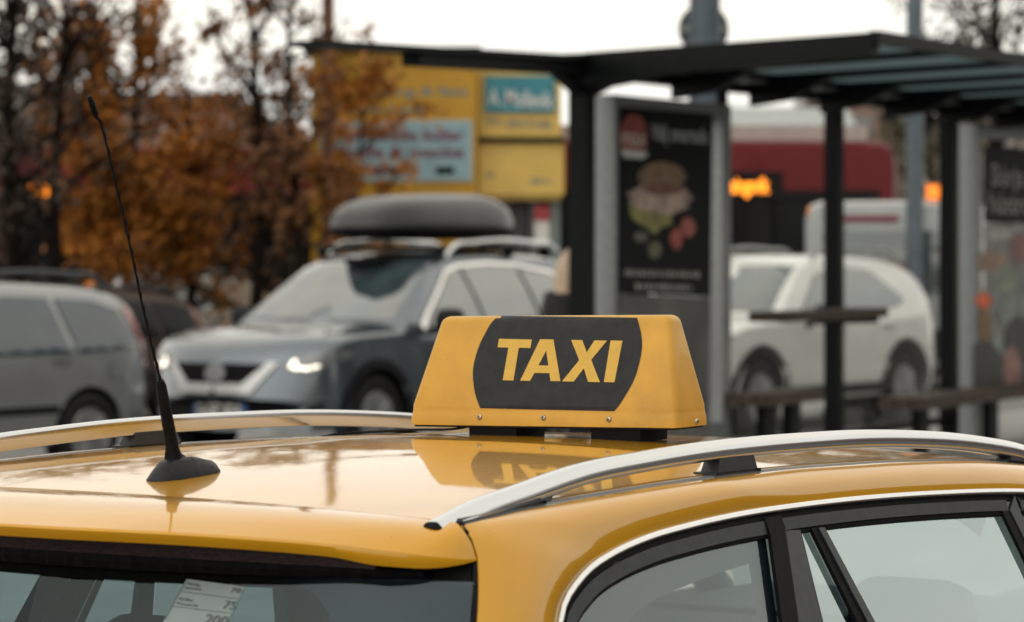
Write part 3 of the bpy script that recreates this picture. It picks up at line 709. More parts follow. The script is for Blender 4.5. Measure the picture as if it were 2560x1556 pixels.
for v, cs in ((-.10, ((0, .60),)), (1.0, ((-.36, .24), (.36, .24)))):
    for u, hw_ in cs:
        b = MB(); b.grid([[(u + hw_ * x * (1 - .10 * t * t), v - .05 + o_ - .09 * t, .6 + .42 * t) for x in np.linspace(-1, 1, 7)] for o_ in (-.06, .06) for t in ((0, .3, .6, .85, 1) if o_ < 0 else (1, .85, .6, .3, 0))])
        b.build('seat_back', M['cabin'], taxi)
b = MB(); b.box((.0, 1.92, .985), (1.2, .5, .04)); b.build('dashboard', M['cabin'], taxi)
b = MB(); b.box((.0, 1.43, 1.285), (.22, .03, .06)); b.tube([(0, 1.45, 1.30), (0, 1.46, 1.35)], .01, 6); b.build('rear_view_mirror', M['rubber'], taxi)
for s in (1, -1):   # grab handle / visor hanging at the top of the door glass
    b = MB(); b.grid([[(s * (.60 - .02 * j), .60 + .19 * i, 1.325 - (.0 + .055 * (i ** 1.6)) * j - .004) for i in np.linspace(0, 1, 9)] for j in (0, .5, 1)])
    b.build('sun_visor', M['cabin'], taxi)
# fare sticker on the rear window
def gl(px, py, o=-.002):
    a, d = ray(px, py); lo_, hi_ = 2.0, 8.0
    for _ in range(40):
        m_ = (lo_ + hi_) / 2; p = a + d * m_
        if p.y < vg(p.x, p.z) + o: lo_ = m_
        else: hi_ = m_
    return a + d * hi_
Z3 = lambda x, y: (x / 1.987, 1220 + y / 1.987)
quadP = [Z3(925, 452), Z3(1215, 492), Z3(1120, 690), Z3(815, 655)]
def stick(fx, fy, o=-.003):   # bilinear place on the sticker
    a, b_, c, d = quadP; px = (a[0] * (1 - fx) + b_[0] * fx) * (1 - fy) + (d[0] * (1 - fx) + c[0] * fx) * fy
    py = (a[1] * (1 - fx) + b_[1] * fx) * (1 - fy) + (d[1] * (1 - fx) + c[1] * fx) * fy; return gl(px, py, o)
st = mat('sticker_film', (.22, .27, .27), .5, ns=20, na=.05); sk_ = mat('sticker_print', (.10, .12, .125), .6)
b = MB(); b.grid([[stick(x, y, -.0015) for x in np.linspace(0, 1, 6)] for y in np.linspace(0, 1.1, 6)]); stk_o = b.build('fare_sticker', st, taxi)
b = MB()
for y in (.30, .66):
    b.grid([[stick(x, y - .006) for x in np.linspace(0, 1, 5)], [stick(x, y + .006) for x in np.linspace(0, 1, 5)]])
b.grid([[stick(.0, y) for y in np.linspace(0, 1, 5)], [stick(.012, y) for y in np.linspace(0, 1, 5)]])
b.build('sticker_rule', sk_, stk_o, False)
for tx, fx, fy, sz, wd in (('70', .80, .16, .13, .16), ('75', .80, .57, .23, .20), ('200', .62, 1.0, .30, .36), ('Starting', .05, .12, .07, .20), ('Resor kl 06-19', .05, .22, .06, .26), ('Kr/km', .05, .50, .08, .22), ('Price per km', .05, .60, .06, .34)):
    me = text_mesh(tx, 1); xs_ = [v.co.x for v in me.vertices]; x0, x1 = min(xs_), max(xs_)
    for v in me.vertices:
        p = stick(fx + (v.co.x - x0) / (x1 - x0) * wd, fy - v.co.y * sz * 1.25 + (v.co.x - x0) / (x1 - x0) * 0, -.0035 - v.co.z); v.co = p
    fin('sticker_text', me, sk_, stk_o, False)

#@@PART2
# ------------------------------------------------------------ background cars
def paint(name, c, metal=.0, rough=.35):
    return mat(name, c, rough, metal, 1, .5, 5, .05, crough=.03, rn=.05)
def place_car(S, name, label, cat, px, Y, ax, ay, ang, group=None, flip=False):
    """put local ground point (ax, ay) at picture column px and distance Y, car heading ang degrees off 'towards the viewer'"""
    a = R(ang); fw = Vector((-math.sin(a), -math.cos(a), 0)) * (-1 if flip else 1); lf = Vector((-fw.y, fw.x, 0))
    p = Vector((gx(px, Y), Y, 0)) - fw * ax - lf * ay
    t = thing(name, label, cat, p, math.atan2(fw.y, fw.x), group)
    t['_b'] = 0; del t['_b']
    b = shell(S); body = b.build('body', S['paint'], t, True, 42); bv = bvh_of(body)
    for x, _ in S['arch']:
        for s in (1, -1): wheel(t, x, s * (S['tw'] - .10), S['rw'], s, .22)
    u = MB(); u.box(((S['xf'] + S['xr']) / 2, 0, S['rw'] + .20), ((S['xf'] - S['xr']) * .80, S['tw'] * 1.50, .36)); u.build('underbody', M['under'], t, False)
    if 'screen' in S:
        y0, y1, z0, z1 = S['screen']; pts = [(-y0, z0), (y0, z0)] + [(y1 + .02 * k, z1 - .05 * k) for k in (1, 0)] + [(-y1, z1), (-y1 - .02, z1 - .05)]
        decal('windscreen', bv, [pts], S.get('glass', M['carglass']), t, frontcast, .12, .006)
    if 'rear' in S:
        y0, y1, z0, z1 = S['rear']; decal('rear_window', bv, [[(-y0, z0), (y0, z0), (y1, z1), (-y1, z1)]], S.get('glass', M['carglass']), t, rearcast, .12, .006)
    for s in (1, -1):
        for q in S.get('side', ()): decal('side_window', bv, [q], S.get('sglass', S.get('glass', M['carglass'])), t, sidecast(bv, s), .12, .013)
        for q, m, nm in S.get('sidebits', ()): decal(nm, bv, [q], m, t, sidecast(bv, s), .08, .010)
        for q, m, nm in S.get('front2', ()): decal(nm, bv, [[(s * y, z) for y, z in q]], m, t, frontcast, .06, .010)
        for q, m, nm in S.get('rear2', ()): decal(nm, bv, [[(s * y, z) for y, z in q]], m, t, rearcast, .06, .010)
        for x, r in S['arch'] if S.get('clad') else ():
            ring = [(x + (r + .07) * math.cos(k), S['rw'] + (r + .07) * math.sin(k)) for k in np.linspace(-.25, math.pi + .25, 20)] + [(x + (r - .004) * math.cos(k), S['rw'] + (r - .004) * math.sin(k)) for k in np.linspace(math.pi + .15, -.15, 20)]
            decal('arch_cladding', bv, [ring], S['clad'], t, sidecast(bv, s), .08, .016)
        if 'mirror' in S:
            x, y, z = S['mirror']; b = MB(); rw = []
            for k in np.linspace(-1, 1, 9):
                q = (1 - k ** 4) ** .5 if abs(k) < 1 else .0
                rw.append([(x + .045 * math.cos(a_) * (.3 + .7 * q) - .02 * k, s * (y + .13 * (k + 1)), z + .095 * math.sin(a_) * (.35 + .65 * q)) for a_ in np.linspace(0, 2 * math.pi, 13)])
            b.grid(rw); b.f += [tuple(range(12)), tuple(len(b.v) - 13 + i for i in range(12))]
            mm = b.build('mirror', S.get('mirror_mat', S['paint']), t); MB().beam((x + .01, s * (y - .10), z - .12), (x, s * (y + .06), z - .04), .05, .05).build('mirror_arm', M['blackpl'], mm)
        for hx, hz in S.get('handles', ()):
            a_, d_ = sidecast(bv, s)(hx, hz); h, n, _, _ = bv.ray_cast(a_, d_)
            if h: MB().beam(h + Vector((-.10, s * .02, 0)), h + Vector((.10, s * .02, 0)), .025, .03).build('door_handle', S.get('handle_mat', S['paint']), t)
        if 'rails' in S:
            x0, x1, y, z = S['rails']; rl = [(x0, s * y, z - .09), (x0 + .12, s * y, z - .02), (x0 + .4, s * y, z), ((x0 + x1) / 2, s * y, z + .02), (x1 - .4, s * y, z), (x1 - .12, s * y, z - .03), (x1, s * y, z - .12)]
            MB().tube([tuple(p) for p in resample(rl, 24)], .022, 8).build('roof_rail', S.get('rail_mat', M['chrome']), t)
    for q, m, nm in S.get('front1', ()): decal(nm, bv, [q], m, t, frontcast, .06, S.get('fo', .008))
    for q, m, nm, o in S.get('front1b', ()): decal(nm, bv, [q], m, t, frontcast, .05, o)
    for q, m, nm in S.get('rear1', ()): decal(nm, bv, [q], m, t, rearcast, .06, .010)
    return t, bv

M['tail_pale'] = mat('pale_tail_lens', (.30, .09, .09), .15, 0, 1, ns=30, na=.2)
M['dimlamp'] = mat('headlamp_glass', (.16, .17, .18), .06, .3, 1, ns=30, na=.4)
grey = paint('suv_paint', (.098, .120, .142), .7, .25)
N_ = dict(xr=-2.34, xf=2.36, paint=grey, clad=M['blackpl'], tw=.91, rw=.36, rh=.085, tumble=.42, cf=.30, cr=.16,
    sill=[(-2.34, .42), (-2.0, .33), (1.9, .30), (2.36, .30)], arch=[(-1.30, .42), (1.41, .42)],
    deck=[(-2.34, .80), (-2.28, .95), (-2.2, 1.08), (.6, 1.08), (1.0, 1.115), (1.5, 1.10), (1.95, 1.05), (2.2, .96), (2.30, .85), (2.34, .68), (2.36, .55)],
    roof=[(-2.26, 1.06), (-2.16, 1.22), (-1.98, 1.50), (-1.82, 1.62), (-1.4, 1.675), (-.6, 1.70), (-.1, 1.69), (.20, 1.64), (.62, 1.39), (1.02, 1.115)],
    wid=[(-2.34, .76), (-2.2, .86), (-1.8, .91), (0, .92), (1.5, .915), (2.0, .89), (2.2, .85), (2.36, .78)], belt=[(-2.4, 1.10), (-1.2, 1.05), (2.4, 1.0)],
    screen=(.74, .60, 1.14, 1.60), rear=(.66, .56, 1.14, 1.56),
    side=[[(.62, 1.08), (.60, 1.15), (.10, 1.50), (-.08, 1.545), (-.16, 1.10)], [(-.22, 1.10), (-.14, 1.55), (-.55, 1.565), (-.95, 1.55), (-1.02, 1.14)], [(-1.08, 1.15), (-1.01, 1.54), (-1.45, 1.49), (-1.72, 1.36), (-1.80, 1.24), (-1.60, 1.18)]],
    sidebits=[([(.80, 1.06), (.62, 1.20), (.10, 1.545), (-.10, 1.585), (-.55, 1.605), (-1.0, 1.59), (-1.5, 1.525), (-1.80, 1.37), (-1.88, 1.22), (-1.62, 1.13), (-1.62, 1.165), (-1.83, 1.24), (-1.76, 1.36), (-1.48, 1.495), (-1.0, 1.56), (-.55, 1.575), (-.10, 1.555), (.09, 1.515), (.58, 1.18), (.70, 1.06)], M['bright'], 'window_chrome'),
              ([(-2.1, .36), (-.86, .34), (-.86, .47), (-2.1, .50)], M['blackpl'], 'sill_cladding'), ([(.95, .34), (-.84, .34), (-.84, .46), (.95, .46)], M['blackpl'], 'sill_cladding')],
    front1=[([(-.44, .82), (.44, .82), (.30, .585), (-.30, .585)], M['rubber'], 'grille'), ([(-.62, .36), (.62, .36), (.66, .49), (.34, .56), (-.34, .56), (-.66, .49)], M['rubber'], 'lower_grille'),
            ([(-.26, .40), (.26, .40), (.26, .51), (-.26, .51)], M['plate'], 'number_plate')],
    front1b=[([(-.53, .83), (-.45, .83), (-.26, .665), (.26, .665), (.45, .83), (.53, .83), (.33, .585), (-.33, .585)], mat('grille_silver', (.55, .56, .57), .3, .3), 'grille_chrome', .022),
             ([(.10 * math.cos(k), .745 + .075 * math.sin(k)) for k in np.linspace(0, 6.28, 18)[:-1]], M['alu'], 'badge', .02),
             ([(-.26, .40), (-.215, .40), (-.215, .51), (-.26, .51)], M['plate_blue'], 'plate_band', .012), ([(.215, .40), (.26, .40), (.26, .51), (.215, .51)], M['plate_blue'], 'plate_band', .012)],
    front2=[([(.57, .80), (.63, .75), (.80, .77), (.895, .88), (.88, .93), (.70, .90), (.60, .86)], M['dimlamp'], 'headlight'),
            ([(.60, .80), (.64, .775), (.72, .775), (.80, .80), (.79, .815), (.72, .795), (.665, .805), (.65, .855), (.625, .855)], M['lamp_on'], 'running_light'),
            ([(.70, .44), (.82, .47), (.83, .53), (.73, .50)], M['blackpl'], 'fog_light_bezel')],
    mirror=(.62, .93, 1.14), mirror_mat=M['blackpl'], handles=[(-.05, .98), (-.98, 1.0)], handle_mat=M['chrome'], rails=(-1.75, .02, .60, 1.765))
suv, sbv = place_car(N_, 'grey_suv', 'dark grey SUV with chrome V grille and lit headlights, a black roof box on top', 'car', 532, 25.0, 2.36, 0, 33)
for k in range(7):   # characters of the plate
    pass
# roof bars and roof box
def loc(t, p): return t.matrix_basis @ Vector(p)
rz = suv.rotation_euler.z
rb = thing('roof_box', 'black glossy roof box strapped on the grey SUV', 'roof box', loc(suv, (-.52, 0, 1.775)), rz)
rows = []
L = 1.08
for t in np.linspace(-1, 1, 33):
    x = L * t; hw = .46 * (1 - abs(t) ** 5) ** .5 * (1 - .10 * max(0, t)) if abs(t) < 1 else .02
    zt = .10 + .335 * (1 - abs(t) ** 4.5) ** .8 * (1 - .16 * (t + 1) / 2) if abs(t) < 1 else .10
    zb = .04 - .03 * (1 - t * t); r_ = []
    for a in range(25):
        an = 2 * math.pi * a / 24; cx, sy = math.cos(an), math.sin(an); yy = hw * math.copysign(abs(cx) ** .55, cx)
        zz = .11 + ((zt - .11) if sy > 0 else (.11 - zb)) * math.copysign(abs(sy) ** .75, sy); r_.append((x, yy, zz))
    rows.append(r_)
b = MB(); b.grid([r[:13] for r in rows]); b.build('box_lid', mat('roof_box_lid', (.012, .014, .016), .34, 0, .30, spec=.3, ns=30, na=.15), rb, True, 50)
b = MB(); b.grid([r[12:] for r in rows]); b.build('box_base', mat('roof_box_base', (.006, .006, .007), .6, spec=.08), rb, True, 50)
b = MB(); b.grid([[(p[0] * 1.004, p[1] * 1.012, .11 + z) for p in [(r[0][0], s_ * abs(r[0][1]), 0) for r, s_ in [(r, 1) for r in rows] + [(r, -1) for r in rows[::-1]]]] for z in (-.012, .012)]); b.build('box_seam', M['rubber'], rb)
for x in (.62, -.42):
    MB().tube([(x, -.66, -.055), (x, .66, -.055)], .022, 8).build('cross_bar', M['blackpl'], rb)
    for s in (1, -1): MB().add([(x + i, s * (.60 + j), k) for i, k in ((-.05, -.13), (.05, -.13), (-.025, -.04), (.025, -.04)) for j in (-.03, .03)], [(0, 2, 3, 1), (4, 5, 7, 6), (0, 1, 5, 4), (2, 6, 7, 3), (0, 4, 6, 2), (1, 3, 7, 5)]).build('bar_foot', M['rubber'], rb, False)
MB().beam((.72, -.1, -.16), (.74, .26, -.15), .5, .05).build('box_reflection', M['rubber'], rb, False)  # black slab stands in for the box's reflection at the windscreen top

white = paint('white_car_paint', (.66, .66, .64))
WS = dict(xr=-2.22, xf=2.22, paint=white, clad=M['blackpl'], tw=.90, rw=.355, rh=.08, tumble=.40, cf=.25, cr=.14,
    sill=[(-2.22, .42), (-1.9, .32), (1.8, .30), (2.22, .30)], arch=[(-1.30, .42), (1.37, .42)],
    deck=[(-2.22, .78), (-2.18, .96), (-2.1, 1.06), (.6, 1.06), (1.0, 1.10), (1.5, 1.07), (1.9, 1.0), (2.1, .90), (2.19, .70), (2.22, .55)],
    roof=[(-2.17, 1.05), (-2.05, 1.22), (-1.85, 1.46), (-1.68, 1.55), (-1.3, 1.625), (-.5, 1.66), (-.1, 1.65), (.22, 1.60), (.65, 1.36), (1.0, 1.10)],
    wid=[(-2.22, .74), (-2.05, .85), (-1.7, .90), (0, .91), (1.5, .90), (1.9, .87), (2.22, .74)], belt=[(-2.4, 1.10), (-1.2, 1.04), (2.4, 1.0)],
    screen=(.73, .60, 1.13, 1.55), rear=(.62, .52, 1.12, 1.46),
    side=[[(.60, 1.07), (.58, 1.13), (.12, 1.46), (-.08, 1.51), (-.16, 1.08)], [(-.22, 1.08), (-.14, 1.515), (-.55, 1.53), (-.95, 1.50), (-1.42, 1.22), (-1.30, 1.16)]],
    sidebits=[([(.95, .34), (-.84, .34), (-.84, .44), (.95, .44)], M['blackpl'], 'sill_cladding'), ([(-1.95, 1.02), (-2.06, 1.02), (-2.08, 1.12), (-1.93, 1.16)], M['tail'], 'tail_light'), ([(-2.05, .74), (-2.13, .74), (-2.13, .80), (-2.05, .80)], mat('reflector_glow', (.7, .6, .35), .2, emit=(1, .85, .5), es=1.2), 'bumper_reflector')],  # emission paints the glow on the bumper reflector, no lamp there
    front1=[([(-.46, .80), (.46, .80), (.40, .52), (-.40, .52)], M['rubber'], 'grille'), ([(-.26, .40), (.26, .40), (.26, .50), (-.26, .50)], M['plate'], 'number_plate')],
    front2=[([(.55, .80), (.80, .80), (.86, .92), (.60, .88)], M['lamp'], 'headlight')],
    rear2=[([(.62, .92), (.80, .92), (.80, 1.12), (.70, 1.14)], M['tail'], 'tail_light')],
    mirror=(.52, .94, 1.10), mirror_mat=M['blackpl'], handles=[(-.05, .97), (-.98, .98)], rails=(-1.65, .0, .58, 1.70), rail_mat=M['alu'])
place_car(WS, 'white_suv', 'white SUV parked behind the glass wall of the bus shelter', 'car', 1905, 29.0, 1.37, .9, 36)

silver = paint('silver_paint', (.25, .26, .268), .5, .3)
SW = dict(sglass=M['midglass'], xr=-2.25, xf=2.25, paint=silver, tw=.88, rw=.32, rh=.08, tumble=.38, cf=.25, cr=.22,
    sill=[(-2.25, .40), (-1.95, .28), (1.8, .24), (2.25, .26)], arch=[(-1.28, .375), (1.35, .375)],
    deck=[(-2.25, .62), (-2.21, .80), (-2.12, .97), (.7, .97), (1.05, 1.0), (1.5, .97), (1.9, .90), (2.12, .78), (2.25, .55)],
    roof=[(-2.20, .93), (-2.08, 1.10), (-1.92, 1.31), (-1.76, 1.395), (-1.3, 1.455), (-.4, 1.49), (.1, 1.47), (.3, 1.42), (.7, 1.18), (1.05, 1.0)],
    wid=[(-2.25, .72), (-2.1, .80), (-1.7, .865), (0, .88), (1.5, .87), (1.9, .83), (2.25, .70)], belt=[(-2.4, 1.0), (2.4, .95)],
    screen=(.72, .58, 1.03, 1.40), rear=(.62, .54, 1.02, 1.36),
    side=[[(.60, 1.0), (.55, 1.06), (.15, 1.30), (-.02, 1.36), (-.10, 1.0)], [(-.17, .94), (-.09, 1.35), (-.55, 1.365), (-.98, 1.35), (-1.10, .94)], [(-1.17, .94), (-1.05, 1.345), (-1.45, 1.32), (-1.70, 1.25), (-1.88, .97)]],
    sidebits=[([(-1.93, .93), (-2.09, .85), (-2.02, 1.05), (-1.84, 1.30), (-1.77, 1.26)], M['tail_pale'], 'tail_light'), ([(-1.0, .50), (.90, .50), (.90, .56), (-1.0, .56)], M['blackpl'], 'side_moulding'),
              ([(-1.66, .74), (-1.50, .74), (-1.50, .86), (-1.66, .86)], silver, 'fuel_flap'), ([(-1.98, .50), (-2.10, .50), (-2.10, .58), (-1.98, .58)], mat('corner_lens', (.6, .5, .45), .15), 'bumper_lens')],
    rear2=[([(.62, .80), (.80, .80), (.80, 1.0), (.64, 1.0)], M['tail'], 'tail_light')],
    front2=[([(.50, .68), (.78, .70), (.80, .82), (.55, .78)], M['lamp'], 'headlight')], front1=[([(-.45, .70), (.45, .70), (.40, .50), (-.40, .50)], M['rubber'], 'grille')],
    mirror=(.52, .90, 1.03), handles=[(-.0, .90), (-.98, .90)], rails=(-1.75, .0, .58, 1.525), rail_mat=M['trim'])
place_car(SW, 'silver_estate', 'silver estate car with tall red tail lights at the left edge', 'car', 228, 24.0, -1.28, .88, 36)
brown = dict(SW, glass=M['busglass'], sglass=M['busglass'], paint=mat('brown_paint', (.040, .026, .022), .5, 0, .15, .2, 5, .1), rails=(-1.7, .0, .56, 1.50))
br, _ = place_car(brown, 'brown_car', 'dark brown estate car half hidden between the silver estate and the grey SUV', 'car', 430, 33.0, -2.2, 0, 30); br.scale = (.90, .90, .88)
wv = dict(WS, paint=paint('white_hatch_paint', (.60, .585, .56)))
wh_, _ = place_car(wv, 'white_hatchback', 'white car behind the dark brown car, in front of the red bus', 'car', 310, 38.5, 0, 0, 62); wh_.scale = (.86, .86, .84)
plum = dict(SW, paint=paint('plum_paint', (.10, .075, .085), .3))
place_car(plum, 'plum_car', 'dull plum coloured car beyond the roof of the white SUV', 'car', 1870, 38, .6, 0, 60)
gcar = dict(SW, paint=paint('pale_grey_paint', (.40, .40, .40), .2))

# white van with red stripe behind the white SUV
def boxcar(name, m, t, x0, x1, hw, z0, z1, r=.12, nose=0):
    b = MB(); rows = []
    for x, k in ((x0, 0), (x0 + r * .3, .7), (x0 + r, 1), (x1 - r - nose, 1), (x1 - r * .3 - nose * .4, .8), (x1, 0)):
        h = hw - r * (1 - k) * .8; zt = z1 - r * (1 - k) - (nose * .6 if x == x1 else 0); rows.append([(x, yy, zz) for yy, zz in ((-h, z0), (-h, zt - r), (-h + r * .35, zt - r * .25), (-h + r, zt), (h - r, zt), (h - r * .35, zt - r * .25), (h, zt - r), (h, z0))])
    b.grid(rows); b.f += [tuple(range(8)), tuple(len(b.v) - 8 + i for i in range(8))]
    return b.build(name, m, t, True, 35)
def dirplace(name, label, cat, px, Y, ang, group=None):
    a = R(ang); fw = (-math.sin(a), -math.cos(a)); return thing(name, label, cat, (gx(px, Y), Y, 0), math.atan2(fw[1], fw[0]), group)
van = dirplace('white_van', 'white van with a red stripe above its windscreen, beyond the shelter glass', 'van', 2225, 36.6, 12)
MB().box((-.6, .46, 2.36), (.20, .17, .16)).build('roof_beacon', mat('amber_beacon', (.4, .12, .01), .4, emit=(1, .22, .02), es=1.6), van, False)
boxcar('van_body', paint('van_paint', (.30, .32, .33)), van, -4.4, 0, 1.0, .35, 2.25, .18)
b = MB(); b.box((.012, 0, 1.55), (.02, 1.55, .72)); b.build('windscreen', M['carglass'], van, False)
b = MB(); b.box((.018, -.25, 2.05), (.02, .7, .08)); b.build('red_stripe', mat('red_stripe', (.22, .04, .05), .5), van, False)
b = MB(); b.box((.05, 0, .62), (.16, 1.9, .32)); b.build('bumper', M['blackpl'], van, False)
b = MB(); b.box((.02, 0, .98), (.02, .9, .22)); b.build('grille', M['blackpl'], van, False)
for s in (1, -1):
    b = MB(); b.box((.02, s * .74, 1.0), (.03, .30, .2)); b.build('headlight', M['lamp'], van, False)
    for x in (-.9, -3.5): wheel(van, x, s * .9, .34, s)
b = MB(); b.box((.03, .18, 1.34), (.02, .22, .36)); b.build('dashboard_box', mat('red_box', (.20, .06, .06), .7), van, False)

# ------------------------------------------------------------ buses
busred = mat('bus_red', (.11, .005, .008), .5, 0, .1, .1, 4, .1)
LED = mat('led_amber', (.3, .1, .0), .5, emit=(1, .26, .015), es=2.6)
def bus(label, px, Y, ang, L, words, flip=False, ledx=None, face=1):
    a = R(ang); fw = Vector((-math.sin(a), -math.cos(a), 0)); t = thing('red_bus', label, 'bus', (gx(px, Y), Y, 0), math.atan2(fw.y, fw.x), 'red city buses')
    boxcar('bus_body', busred, t, -L, 0, 1.25, .35, 3.05, .22)
    b = MB(); b.box((-L / 2, 0, 3.12), (L * .86, 1.9, .26)); b.build('roof_pod', mat('bus_roof', (.42, .34, .32), .5), t, False)
    n = int(L / 1.55)
    for s in (1, -1):
        b = MB(); b.box((-L / 2, s * 1.258, 1.78), (L - .5, .02, 1.30)); b.build('window_band', M['rubber'], t, False)
        for k in range(n):
            x = -L + .45 + (k + .5) * (L - .9) / n
            b = MB(); b.box((x, s * 1.272, 1.80), ((L - .9) / n - .14, .012, 1.08)); b.build('window', M['busglass'], t, False)
        for x in (-1.9, -L + 3.0): wheel(t, x, s * 1.12, .48, s, .28)
        b = MB(); b.box((-L / 2, s * 1.257, .62), (L - .6, .016, .10)); b.build('skirt_line', M['blackpl'], t, False)
    b = MB(); b.box((.012, 0, 1.75), (.02, 2.2, 1.5)); b.build('windscreen', M['busglass'], t, False)
    b = MB(); b.box((.016, 0, 2.72), (.02, 1.9, .32)); b.build('destination_box', M['rubber'], t, False)
    for s in (1, -1): b = MB(); b.box((.02, s * .95, .72), (.03, .34, .2)); b.build('headlight', M['lamp'], t, False)
    lettering('destination_text', words, .30, Matrix.Translation((.034, -.85, 2.62)) @ Matrix(((0, 0, 1, 0), (1, 0, 0, 0), (0, 1, 0, 0), (0, 0, 0, 1))), LED, t, 0, .006, 1.7)
    if ledx is not None:
        x0, ww = ledx
        b = MB(); b.box((x0 - ww / 2, face * 1.278, 2.48), (ww + .35, .03, .36)); b.build('side_display', M['rubber'], t, False)
        lettering('display_text', words, .26, Matrix(((-1, 0, 0, x0), (0, 0, 1, 1.300), (0, 1, 0, 2.40), (0, 0, 0, 1))), LED, t, 0, .010, ww)
    return t
bus('red bus with dark windows behind the autumn trees on the left', -140, 43.5, 84, 12.6, '848 Handen', ledx=(-1.2, .35))
bus('red bus with amber side display seen through the shelter glass', 1240, 41, 88, 5.0, 'Mysingsvik', ledx=(-2.70, .66))
# ------------------------------------------------------------ bus shelter (wall runs along DA, roof reaches out along DB)
def sp(a, b_, z): p = SC + DA * a + DB * b_; return Vector((p.x, p.y, z))
ZB = 2.80
sh = thing('bus_shelter', 'black steel bus shelter with glass walls and a ribbed roof', 'bus shelter', (SC.x, SC.y, .12), -R(28))
inv = sh.matrix_basis.inverted()
class LB(MB):
    def build(s, name, m, parent=None, smooth=False, sharp=35):
        if parent is sh: s.v = [tuple(inv @ Vector(p)) for p in s.v]
        return obj(name, s.v, s.f, m, parent, smooth, sharp)
sh_part = lambda b, name, m, smooth=False: b.build(name, m, sh, smooth)
for a, wd in ((0, .125), (4.14, .115), (6.58, .125), (9.3, .12)):
    b = LB(); b.beam(sp(a, 0, .12), sp(a, 0, ZB + .06), wd, wd, up=DA); sh_part(b, 'post', M['shelter'])
b = LB(); b.beam(sp(2.13, 0, .12), sp(2.13, 0, ZB), .05, .08, up=DA); sh_part(b, 'slim_post', M['shelter'])
b = LB(); b.beam(sp(-.1, 0, ZB + .07), sp(10.2, 0, ZB + .07), .14, .14); sh_part(b, 'wall_beam', M['shelter'])
b = LB(); b.beam(sp(-3.27, 0, ZB + .025), sp(.2, 0, ZB + .115), .20, .034); sh_part(b, 'roof_wing', M['shelter'])
b = LB(); b.beam(sp(-2.15, 0, ZB + .005), sp(-.05, 0, ZB + .05), .12, .09); sh_part(b, 'wing_beam', M['shelter'])
b = LB(); b.beam(sp(-.35, 0, ZB + .02), sp(-.02, 0, ZB - .10), .08, .06); sh_part(b, 'brace', M['shelter'])
b = LB(); b.beam(sp(.02, .05, ZB - .10), sp(.05, .35, ZB + .05), .08, .06); sh_part(b, 'brace', M['shelter'])
DEPTH = 2.35
ZR = ZB + .13
def spr(a, t, z): return sp(a - .42 * t, t, z)            # the ribs run out at a slant from the wall
def transl(name, c):
    m = mat(name, c, .5, ns=5, na=.18); t_ = m.node_tree; b_ = t_.nodes['Principled BSDF']; o = t_.nodes['Material Output']
    x = t_.nodes.new('ShaderNodeMixShader'); x.inputs[0].default_value = .75; tl = t_.nodes.new('ShaderNodeBsdfTranslucent'); tl.inputs['Color'].default_value = (.27, .33, .34, 1)
    t_.links.new(b_.outputs[0], x.inputs[1]); t_.links.new(tl.outputs[0], x.inputs[2]); t_.links.new(x.outputs[0], o.inputs[0]); return m
M['skylight'] = transl('skylight_sheet', (.30, .36, .37))
for i_ in range(9):
    a = 1.27 * i_; dp = .15 if i_ == 0 else .06
    b = LB(); v = []
    for t, lo_ in ((.05, -.22), (.40, -.19), (.75, -dp), (DEPTH, -dp * .75)):
        for da in (-.05, .05): v += [spr(a + da, t, ZR + lo_), spr(a + da, t, ZR + .015)]
    f_ = [(0, 1, 3, 2), (12, 14, 15, 13)]
    for k in (0, 4, 8): f_ += [(k, k + 4, k + 5, k + 1), (k + 2, k + 3, k + 7, k + 6), (k, k + 2, k + 6, k + 4), (k + 1, k + 5, k + 7, k + 3)]
    b.add(v, f_); sh_part(b, 'rib', M['shelter'])
    b = LB(); v = [spr(a + x, t, ZR + z) for z in (-.012, -.002) for x, t in ((.055, .30), (1.215, .30), (1.215, DEPTH - .02), (.055, DEPTH - .02))]
    b.add(v, [(0, 3, 2, 1), (4, 5, 6, 7), (0, 1, 5, 4), (1, 2, 6, 5), (2, 3, 7, 6), (3, 0, 4, 7)]); sh_part(b, 'roof_panel', M['skylight'])
    b = LB(); v = [spr(a + x, t, ZR + z) for z in (-.05, .0) for x, t in ((.055, -.05), (1.215, -.05), (1.215, .295), (.055, .295))]
    b.add(v, [(0, 3, 2, 1), (4, 5, 6, 7), (0, 1, 5, 4), (1, 2, 6, 5), (2, 3, 7, 6), (3, 0, 4, 7)]); sh_part(b, 'wall_panel', M['shelter'])
    b = LB(); b.add([spr(a + .45, .08, ZR - .055), spr(a + 1.1, .08, ZR - .055), spr(a + 1.1, .28, ZR - .055), spr(a + .75, .28, ZR - .055), spr(a + .45, .08, ZR - .075), spr(a + 1.1, .08, ZR - .075), spr(a + 1.1, .28, ZR - .075), spr(a + .75, .28, ZR - .075)],
                    [(0, 1, 2, 3), (4, 7, 6, 5), (0, 4, 5, 1), (1, 5, 6, 2), (2, 6, 7, 3), (3, 7, 4, 0)]); sh_part(b, 'ceiling_light', M['alu'])
b = LB(); b.beam(spr(-.05, DEPTH + .01, ZR - .015), spr(11.5, DEPTH + .01, ZR - .015), .06, .075); sh_part(b, 'front_fascia', M['shelter'])
for a0, a1 in ((2.17, 4.07), (4.21, 6.50)):
    b = LB(); b.add([sp(a0, 0, .35), sp(a1, 0, .35), sp(a1, 0, 2.74), sp(a0, 0, 2.74)], [(0, 1, 2, 3)]); sh_part(b, 'glass_pane', M['clear'])
    b = LB(); b.beam(sp(a0, 0, .34), sp(a1, 0, .34), .05, .06); sh_part(b, 'glass_rail', M['shelter'])

